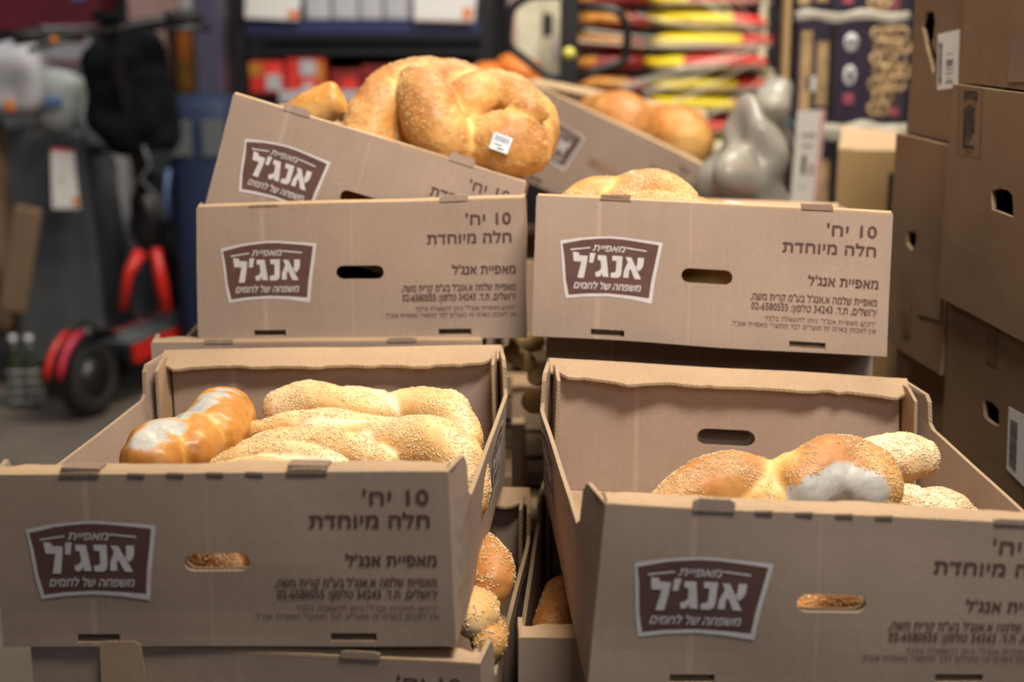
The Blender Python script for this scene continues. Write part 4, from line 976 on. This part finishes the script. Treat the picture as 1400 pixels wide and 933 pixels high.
# --- hand truck
YH = 3.3; ht = empty('hand_truck', (P(776, 300, YH).x, YH, 0), label='black hand truck standing behind the bread boxes', cat='hand truck')
o_ = ht.location
def tp(l): return [P(u, v, YH)-o_ for u, v in l]
def rounded(pts, r=.02, n=5):
    out = []
    for i, p in enumerate(pts):
        a = pts[i-1] if i else p; b = pts[i+1] if i < len(pts)-1 else p
        if a is p or b is p: out.append(p); continue
        k = min(r, (a-p).length*.45, (b-p).length*.45); p1_ = p+(a-p).normalized()*k; p2_ = p+(b-p).normalized()*k
        for j in range(n+1): t = j/n; out.append(p1_.lerp(p, t).lerp(p.lerp(p2_, t), t))
    return out
mb = MB(); mb.tube(rounded(tp([(772, -8), (722, -6), (697, 12), (693, 62), (742, 100), (768, 112)])), .0100, 10); mb.build('handle_loop', 'metal_dark', ht)
mb = MB(); mb.tube(rounded(tp([(782, 8), (846, 14), (858, 36), (856, 84), (822, 95), (786, 108)])), .0098, 10); mb.build('handle_loop', 'metal_dark', ht)
zt_ = P(776, -30, YH).z
mb = MB(); mb.box((0, 0, .12+(zt_-.12)/2), (.040, .022, zt_-.12), bevel=.003); mb.build('mast', 'metal_dark', ht)
mb = MB(); mb.cyl((0, -.0135, P(776, 73, YH).z), (0, -.0115, P(776, 73, YH).z), .0135, 20); mb.build('yellow_sticker', 'yellow_sticker', ht)
mb = MB(); mb.box((0, -.05, .012), (.36, .14, .010), bevel=.003); mb.build('toe_plate', 'metal_dark', ht)
for s in (-1, 1):
    mb = MB(); mb.torus((s*.17, .05, .095), (1, 0, 0), .068, .027, 28, 10); mb.build('wheel', 'rubber', ht)
    mb = MB(); mb.box((s*.115, .01, .30), (.02, .02, .58), rot=(0, -s*.25, 0)); mb.build('brace', 'metal_dark', ht)
mb = MB(); mb.cyl((-.18, .05, .095), (.18, .05, .095), .01, 12); mb.build('axle', 'metal_dark', ht)

# --- white sacks and orange bags behind the truck
pack('sack', 'white printed sack behind the left loop of the hand truck', 'sack', None, 694, -40, 742, 92, 4.3, .15, 'cream', [(.05, .25, .1, .9, 'pink_pack')], .02)
pack('sack', 'white sack with black and grey print behind the hand truck mast', 'sack', None, 740, -40, 792, 112, 4.35, .15, 'cream', [(.0, .3, .42, .62, 'metal_dark'), (.3, .9, .2, .42, 'silver_pack'), (.1, .6, .8, .9, 'metal_dark')], .02)
for i, (u0, v0, u1, v1, lab) in enumerate(((640, 92, 690, 130, 'orange and white bag left of the pair behind the big challah'), (684, 84, 752, 132, 'bright orange bag at the foot of the hand truck loop'))):
    o = lump('snack_bag', lab, 'snack bag', u0, v0, u1, v1, 3.75, .07, 'orange', i+3, .03, 'orange bags behind the big challah')
    mb = MB(); mb.box((0, -.068, .045+.01*i), (.035, .012, .02), rot=(.2, 0, .1), bevel=.004); m__ = mb.build('white_print', 'pack_white', o)
za = P(700, 130, 3.75).z
pack('crate', 'dark crate under the orange bags, hidden by the tilted bread box', 'crate', None, 625, 131, 770, 300, 3.72, .25, 'metal_dark', floor=True)
pack('crate', 'dark base crate under the white sacks', 'crate', None, 690, 113, 796, 300, 4.30, .25, 'metal_dark', floor=True)

# --- dark shelf in the middle distance
YF = 4.7; xs0 = P(322, 60, YF).x; xs1 = P(672, 60, YF).x; cx = (xs0+xs1)/2; wd = xs1-xs0
sh = empty('shelf_unit', (cx, YF+.25, 0), label='black metal shelf unit in the dark middle distance', cat='shelf')
for sx in (-1, 1):
    for sy in (-1, 1): mb = MB(); mb.box((sx*(wd/2-.015), sy*.235, .9), (.03, .03, 1.8)); mb.build('upright', 'metal_dark', sh)
def zf(v): return P(500, v, YF).z
for v in (52, 142, 262): mb = MB(); mb.box((0, 0, zf(v)), (wd-.07, .50, .022)); mb.build('shelf_board', 'metal_dark', sh)
mb = MB(); mb.box((0, .24, .85), (wd-.07, .008, 1.6)); mb.build('rear_panel', 'wall_dark', sh)
mb = MB(); mb.box((0, -.256, zf(36)), (wd-.07, .006, .045)); mb.build('price_rail', 'navy_rail', sh)
mb = MB(); mb.box((-.02, -.256, zf(132)), (wd*.62, .006, .040), bevel=.001); mb.build('price_rail', 'carton_white', sh)
mb = MB(); mb.box((0, -.256, zf(88)+.04), (wd-.07, .01, .02)); mb.build('cross_bar', 'metal_dark', sh)
zb_ = zf(50)+.003
def goods(name, label, cat, group, u0, u1, vtop, vbase, m, marks=(), dp=.16, Y=YF+.03, rd=.006):
    return pack(name, label, cat, group, u0, vtop, u1, vbase, Y, dp, m, marks, rd)
sign('white price sign at the left end of the upper shelf rail', [(336, -8), (412, -6), (408, 28), (335, 24)], YF-.03, [(.80, .98, .05, .4, 'orange')])
sign('white price sign at the right end of the upper shelf rail', [(566, -10), (652, -10), (648, 31), (566, 29)], YF-.03, [(.0, 1, 0, .07, 'pink_pack'), (.80, .95, .12, .5, 'orange')], smudges=[(.30, .44, .90, .97)])
for i, (u0, u1) in enumerate(((418, 450), (455, 488), (492, 522), (526, 558))):
    goods('snack_box', ['white and navy snack box next to the left price sign', 'second white and navy snack box on the upper shelf', 'third white and navy snack box on the upper shelf', 'white and navy snack box next to the right price sign'][i],
          'box', 'navy topped boxes on the upper shelf', u0, u1, -40, 27, 'carton_white', [(0, 1, .70, 1, 'navy_rail'), (.35, .6, .60, .76, 'yellow_pack')], Y=YF-.0)
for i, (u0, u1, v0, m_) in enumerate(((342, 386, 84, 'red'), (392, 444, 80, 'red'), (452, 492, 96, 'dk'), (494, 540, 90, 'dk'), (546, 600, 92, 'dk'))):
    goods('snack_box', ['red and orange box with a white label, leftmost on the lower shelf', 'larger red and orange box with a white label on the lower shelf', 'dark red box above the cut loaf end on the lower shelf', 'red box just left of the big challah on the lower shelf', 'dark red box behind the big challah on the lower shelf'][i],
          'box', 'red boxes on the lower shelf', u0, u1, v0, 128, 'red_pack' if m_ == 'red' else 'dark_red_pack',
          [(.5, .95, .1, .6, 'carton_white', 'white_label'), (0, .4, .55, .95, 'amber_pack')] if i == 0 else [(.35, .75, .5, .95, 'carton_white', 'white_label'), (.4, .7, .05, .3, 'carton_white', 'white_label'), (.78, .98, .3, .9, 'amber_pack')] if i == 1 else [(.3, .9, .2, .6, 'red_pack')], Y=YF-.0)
# post and dark locker beside it
mb = MB(); mb.box((0, 0, 1.6), (PX(4.4)*34, .09, 3.2), bevel=.006); mb.build('trim_1', 'purple_metal', None, (P(283, 60, 4.4).x, 4.45, 0), kind='structure')
pack('locker', 'black locker between the purple post and the shelf', 'locker', None, 298, -60, 306, 400, 4.55, .4, 'metal_dark', floor=True)

# ------------------------------------------------------------ left side: pallets, cart and scooter
ctn = 'maroon and white cartons stacked behind the scooter'
for i, (u0, v0, u1, v1, Y, lab) in enumerate(((112, 200, 163, 308, 4.55, 'maroon and white carton beside the grey wrapped pallet, level with its sign'), (118, 312, 168, 452, 4.52, 'maroon and white carton just above the scooter rear wheel'),
      (-30, -45, 50, 42, 5.0, 'maroon carton at the top left corner behind the scooter'), (56, -50, 130, 40, 5.0, 'maroon carton behind the left handlebar of the scooter'),
      (20, 46, 62, 92, 5.02, 'small maroon carton under the left handlebar grip'), (66, 46, 122, 94, 5.02, 'white carton with maroon stripe left of the scooter bag'),
      (176, -40, 240, 34, 5.1, 'pinkish white carton above the right handlebar of the scooter'), (178, 42, 226, 126, 5.1, 'pink carton seen between the scooter bag and the post'),
      (226, -30, 258, 36, 5.15, 'pale carton left of the purple post'))):
    body = ('carton_white', 'carton_white', 'maroon', 'maroon', 'maroon', 'carton_white', 'pink_pack', 'pink_pack', 'carton_white')[i]
    mk = ([(.1, .92, .10, .82, 'maroon'), (.3, .6, .2, .3, 'carton_white', 'white_print'), (.25, .45, .5, .75, 'pink_pack', 'white_print')], [(.1, .8, .45, .9, 'maroon'), (.62, .9, .1, .5, 'red_plastic')], [(0, .1, 0, 1, 'carton_white', 'white_print')], [(.55, .8, .45, .8, 'blue_light', 'white_print'), (0, 1, 0, .05, 'carton_white', 'white_print')], [(.8, 1, 0, 1, 'carton_white', 'white_print')],
          [(0, 1, .1, .25, 'maroon'), (.1, .9, .75, .95, 'maroon')], [(0, 1, .8, 1, 'carton_white', 'white_print')], [(.3, .9, .05, .45, 'carton_white', 'white_print')], [])[i]
    pack('carton', lab, 'carton', ctn, u0, v0, u1, v1, Y, .25, body, mk, rot=0)
zq = P(140, 452, 4.52).z
for nm, u0, u1, vt, Y, lab in (('carton', -40, 128, 96, 5.03, 'tall grey base carton behind the wrapped pallet'), ('carton', 172, 262, 128, 5.12, 'dark base carton behind the scooter bag'), ('carton', 112, 168, 453, 4.53, 'low dark carton on the floor behind the scooter wheel')):
    pack(nm, lab, 'carton', None, u0, vt, u1, 480, Y, .25, 'grey_panel', floor=True)
# grey wrapped pallet
a = P(22, 480, 4.2); b = P(112, 178, 4.2); wdd = b.x-a.x
gp = empty('wrapped_pallet_load', ((a.x+b.x)/2, 4.35, 0), (0, 0, R(-3)), 'tall pallet load under grey plastic at the left', 'pallet load')
mb = MB(); n = 14; m_ = 22; zt_ = b.z
for j in range(m_+1):
    z = .08+(zt_-.08)*j/m_
    for i in range(4*n):
        s_, t = divmod(i, n); t /= n; cx_, cy_ = [(-.5+t, -.5), (.5, -.5+t), (.5-t, .5), (-.5, .5-t)][s_]
        k = 1+.06*noise.noise(Vector((cx_*5, cy_*5, z*5)))-.16*(z/zt_)+.06; mb.v.append((cx_*wdd*k*1.1+.03*(1-z/zt_), cy_*.28*k, z))
for j in range(m_):
    for i in range(4*n): q0 = j*4*n+i; q1 = j*4*n+(i+1) % (4*n); mb.f.append((q0, q1, q1+4*n, q0+4*n)); mb.m.append(0); mb.sm.append(True)
mb.f.append(tuple(range(m_*4*n, (m_+1)*4*n))); mb.m.append(0); mb.sm.append(False)
mb.build('plastic_cover', 'grey_wrap', gp)
for i in (-1, 0, 1): mb = MB(); mb.box((i*wdd*.38, 0, .04), (.06, .26, .078)); mb.build('runner', 'board', gp)
sign('white price sign with an orange corner on the grey wrapped pallet', [(70, 203), (101, 205), (109, 285), (72, 285)], 4.05, [(0, 1, .96, 1, 'red_pack'), (.78, .98, .04, .2, 'orange')], smudges=[(.22, .56, .83, .86), (.22, .58, .68, .70), (.34, .50, .46, .55)])
def soft(name, label, cat, u0, v0, u1, v1, Y, m, seed, group=None):
    return lump(name, label, cat, u0, v0, u1, v1, Y, .07, m, seed, .03, group, .55)
simple('pack_pale', (.36, .38, .37), rough=.5, vary=.15)
o = soft('sack', 'pale grey green sack on the grey wrapped pallet, left of the scooter bag', 'sack', 42, 100, 108, 182, 4.22, 'pack_pale', 4)
mb = MB(); mb.box((0, -.085, .09), (.05, .02, .03), rot=(.1, 0, .2), bevel=.005); mb.build('printed_patch', 'sky_dim' if 'sky_dim' in M else 'blue_light', o)
o = soft('sack', 'white sack with an orange mark at the left edge of the picture', 'sack', -25, 58, 42, 158, 4.1, 'carton_white', 9)
mb = MB(); mb.box((.01, -.086, .028), (.022, .02, .03), bevel=.004); mb.build('orange_mark', 'orange', o)
o = soft('plastic_bag', 'small crumpled pale bag at the right of the wrapped pallet top', 'bag', 88, 160, 132, 206, 4.25, 'pack_pale', 14)
o = soft('sack', 'brown sack at the left edge under the white sack', 'sack', -60, 160, -4, 470, 4.15, 'brown_cloth', 21)
mb = MB(); mb.box((0, 0, 0), (.075, .03, .30), rot=(0, .22, 0), bevel=.008); mb.build('cardboard_strip', 'carton', None, tuple(P(28, 355, 4.02)), label='leaning brown cardboard strip at the left edge', cat='cardboard')
simple('bottle_green', (.05, .06, .035), rough=.2, trans=.3)
for i, (u, v, lab) in enumerate(((20, 440, 'shiny bottle pack low at the left edge, nearer the wall'), (42, 448, 'shiny bottle pack low at the left, nearer the scooter wheel'))):
    c = P(u, v+62, 4.0); mb = MB(); r_ = .022; prof = [(0, r_), (.10, r_), (.13, r_*.9), (.16, r_*.4), (.19, r_*.4)]
    mb.tube([(0, 0, z) for z, r__ in prof], [r__ for z, r__ in prof], 18); rt = mb.build('bottle', 'bottle_green', None, (c.x, 4.0, 0), label=lab, cat='bottle', group='bottles by the wrapped pallet')
    mb = MB(); mb.cyl((0, 0, .19), (0, 0, .205), .0105, 16); mb.build('cap', 'pack_white', rt)
    for k in range(4): mb = MB(); mb.torus((0, 0, .02+.028*k), (0, 0, 1), r_, .002, 20, 6); mb.build('label_ring', 'pack_white', rt)

# blue shopping cart
YB = 4.1; a = P(232, 330, YB); b = P(316, 132, YB); wb = b.x-a.x
bc = empty('shopping_trolley', ((a.x+b.x)/2, YB+.12, 0), label='dark blue cloth shopping trolley behind the tilted bread box', cat='trolley')
mb = MB(); n = 24; prof = [(.10, .80), (.16, .95), (.5, 1.0), (b.z-.10, 1.0), (b.z-.04, .96), (b.z-.005, .80), (b.z, .4)]
for z, k in prof:
    for i in range(n):
        t = 2*math.pi*i/n; mb.v.append((math.copysign(abs(math.cos(t))**.5, math.cos(t))*wb/2*k, math.copysign(abs(math.sin(t))**.5, math.sin(t))*.12*k, z))
for j in range(len(prof)-1):
    for i in range(n): q0 = j*n+i; q1 = j*n+(i+1) % n; mb.f.append((q0, q1, q1+n, q0+n)); mb.m.append(0); mb.sm.append(True)
mb.f.append(tuple(range((len(prof)-1)*n, len(prof)*n))); mb.m.append(0); mb.sm.append(False); mb.f.append(tuple(range(n-1, -1, -1))); mb.m.append(0); mb.sm.append(False)
mb.build('cloth_bag', 'blue_cloth', bc)
for x0 in (-.27, .22): mb = MB(); mb.box((x0*wb, -.121, b.z-.115), (wb*.33, .006, .10), bevel=.002); mb.build('grey_pocket', 'grey_panel', bc)
mb = MB(); mb.tube([(-wb*.45, -.13, b.z-.20), (-wb*.50, -.14, b.z-.26), (-wb*.49, -.14, b.z-.34)], .007, 8); mb.build('piping', 'blue_light', bc)
for s in (-1, 1): mb = MB(); mb.torus((s*wb*.45, .03, .06), (1, 0, 0), .047, .013, 24, 8); mb.build('wheel', 'rubber', bc)
pack('food_pack', 'narrow orange pack standing left of the purple post', 'pack', None, 245, 38, 263, 126, 5.14, .12, 'amber_pack', [(.1, .8, .5, .95, 'orange')])

# scooter
YC = 3.9; w0 = P(120, 505, YC); w0.z = .112
sc = empty('kick_scooter', (w0.x+.12, YC+.2, 0), label='black and red electric kick scooter with a black bag on its handlebar', cat='scooter')
so_ = Vector(sc.location)
def q_(u, v, Y=YC): return P(u, v, Y)-so_
wc = Vector((w0.x, YC, .112))-so_; ax = Vector((.93, -.36, .10)).normalized(); fwv = Vector((.36, .93, 0)).normalized()
mb = MB(); mb.torus(wc, ax, .078, .034, 40, 14); mb.build('rear_wheel', 'rubber', sc)
mb = MB(); mb.cyl(wc-ax*.030, wc+ax*.030, .055, 24); mb.build('hub', 'metal_dark', sc)
mb = MB(); up = Vector((0, 0, 1))
for i in range(13):
    t = math.radians(-15+150*i/12); d = -fwv*math.cos(t)+up*math.sin(t)
    for s in (-1, 1): mb.v.append(wc+d*.124+ax*.044*s)
    for s in (-1, 1): mb.v.append(wc+d*.130+ax*.044*s)
for i in range(12):
    k = i*4
    for a_, b_ in ((0, 1), (1, 3), (3, 2), (2, 0)): mb.f.append((k+a_, k+b_, k+4+b_, k+4+a_)); mb.m.append(0); mb.sm.append(False)
mb.build('fender', 'metal_dark', sc)
for s, m_, r0 in ((-.034, 'red_paint', 1), (.010, 'red_plastic', 1)):
    mb = MB(); pts = []
    for i in range(8): t = math.radians(8+70*i/7); d = -fwv*math.cos(t)+up*math.sin(t); pts.append(wc+d*.134+ax*s)
    mb.tube(pts, [.006]+[.010]*6+[.007], 8); mb.build('fender_stripe', m_, sc)
mb = MB(); mb.tube([wc+up*.10-fwv*.02, wc+up*.135+fwv*.02], .030, 12); mb.build('motor_cover', 'metal_dark', sc)
dk0 = wc+fwv*.10+up*.045; dk1 = dk0+fwv*.50+up*.02
yaw_ = math.atan2(fwv.y, fwv.x)
mb = MB(); mb.box((dk0+dk1)/2, (.52, .15, .05), rot=(0, -.04, yaw_), bevel=.012); mb.build('deck', 'metal_dark', sc)
mb = MB(); mb.box((dk0+dk1)/2+up*.027, (.46, .12, .006), rot=(0, -.04, yaw_), bevel=.002); mb.build('deck_mat', 'grey_panel', sc)
sdv = Vector((fwv.y, -fwv.x, 0))
for s in (1, -1): mb = MB(); mb.box((dk0+dk1)/2+sdv*.080*s, (.50, .014, .05), rot=(0, -.04, yaw_), bevel=.005); mb.build('side_rail', 'red_paint', sc)
mb = MB(); mb.tube([q_(168, 424, 3.95), q_(176, 372, 3.97), q_(192, 345, 4.0)], [.012, .015, .020], 10); mb.build('red_bar', 'red_paint', sc)
mb = MB(); mb.tube([q_(228, 428, 4.1), q_(220, 385, 4.1), q_(212, 340, 4.1)], [.016, .018, .016], 10); mb.build('red_bar', 'red_paint', sc)
mb = MB(); mb.ell(q_(206, 292, 4.15), (.055, .07, .11), nu=24, nv=16, nz=.02, nf=14); mb.build('front_housing', 'metal_dark', sc)
fwc = q_(226, 400, 4.42); fwc.z = .112
mb = MB(); mb.torus(fwc, ax, .078, .032, 36, 12); mb.build('front_wheel', 'rubber', sc)
mb = MB(); mb.tube([fwc+ax*.05, fwc+ax*.05+up*.18, q_(206, 300, 4.2)], .013, 10); mb.build('fork', 'metal_dark', sc)
mb = MB(); mb.tube([q_(208, 300, 4.15), q_(178, 170, 4.02), q_(150, 50, 3.92), q_(148, 30, 3.90)], [.024, .021, .019, .018], 14); mb.build('stem', 'metal_dark', sc)
mb = MB(); mb.box(q_(148, 22, 3.88), (.075, .05, .030), bevel=.007); mb.build('display', 'bag_black', sc)
mb = MB(); mb.tube([q_(18, 52, 3.80), q_(70, 46, 3.84), q_(120, 44, 3.88), q_(165, 38, 3.90), q_(215, 28, 3.94), q_(270, 22, 3.98)], .0125, 12); mb.build('handlebar', 'metal_dark', sc)
for a_, b_ in (((18, 52, 3.80), (60, 47, 3.83)), ((225, 26, 3.95), (276, 21, 3.98))): mb = MB(); mb.tube([q_(*a_), q_(*b_)], .019, 14); mb.build('grip', 'rubber', sc)
mb = MB(); mb.tube([q_(105, 50, 3.85), q_(70, 60, 3.82), q_(38, 70, 3.80)], .007, 8); mb.build('brake_lever', 'metal_dark', sc)
mb = MB(); mb.tube([q_(205, 38, 3.90), q_(240, 40, 3.92), q_(288, 38, 3.94)], [.006, .006, .009], 8); mb.build('brake_lever', 'metal_dark', sc)
mb = MB(); mb.ell(q_(73, 55, 3.80), (.012, .008, .008)); mb.build('indicator_light', 'orange', sc)
mb = MB(); mb.tube([q_(196, 200, 3.95), q_(205, 225, 3.95), q_(192, 245, 3.95), q_(215, 270, 3.95), q_(222, 300, 3.95)], .005, 8); mb.build('brake_cable', 'grey_panel', sc)
# the bag hanging on it
a = P(177, 208, 4.0); b = P(177, 44, 4.0)
mb = MB(); mb.ell((0, 0, (b.z-a.z)/2), (PX(4.0)*57, .065, (b.z-a.z)/2*1.02), nu=40, nv=28, nz=.03, nf=9, pw=.5, rot=(0, -.07, 0)); bgp = mb.build('shoulder_bag', 'bag_black', None, (a.x+.0, 4.06, a.z), label='black cloth bag hanging from the scooter handlebar', cat='bag')
mb = MB(); mb.ell((-.005, -.045, (b.z-a.z)*.36), (PX(4.0)*46, .03, (b.z-a.z)*.26), nu=32, nv=20, nz=.012, nf=10, pw=.6); mb.build('front_pocket', 'bag_black', bgp)
for s in (-1, 1): mb = MB(); mb.tube([(s*.05, 0, (b.z-a.z)*.9), (s*.035, .04, (b.z-a.z)*1.05), (s*.01, .07, (b.z-a.z)*1.08)], .007, 8); mb.build('strap', 'bag_black', bgp)
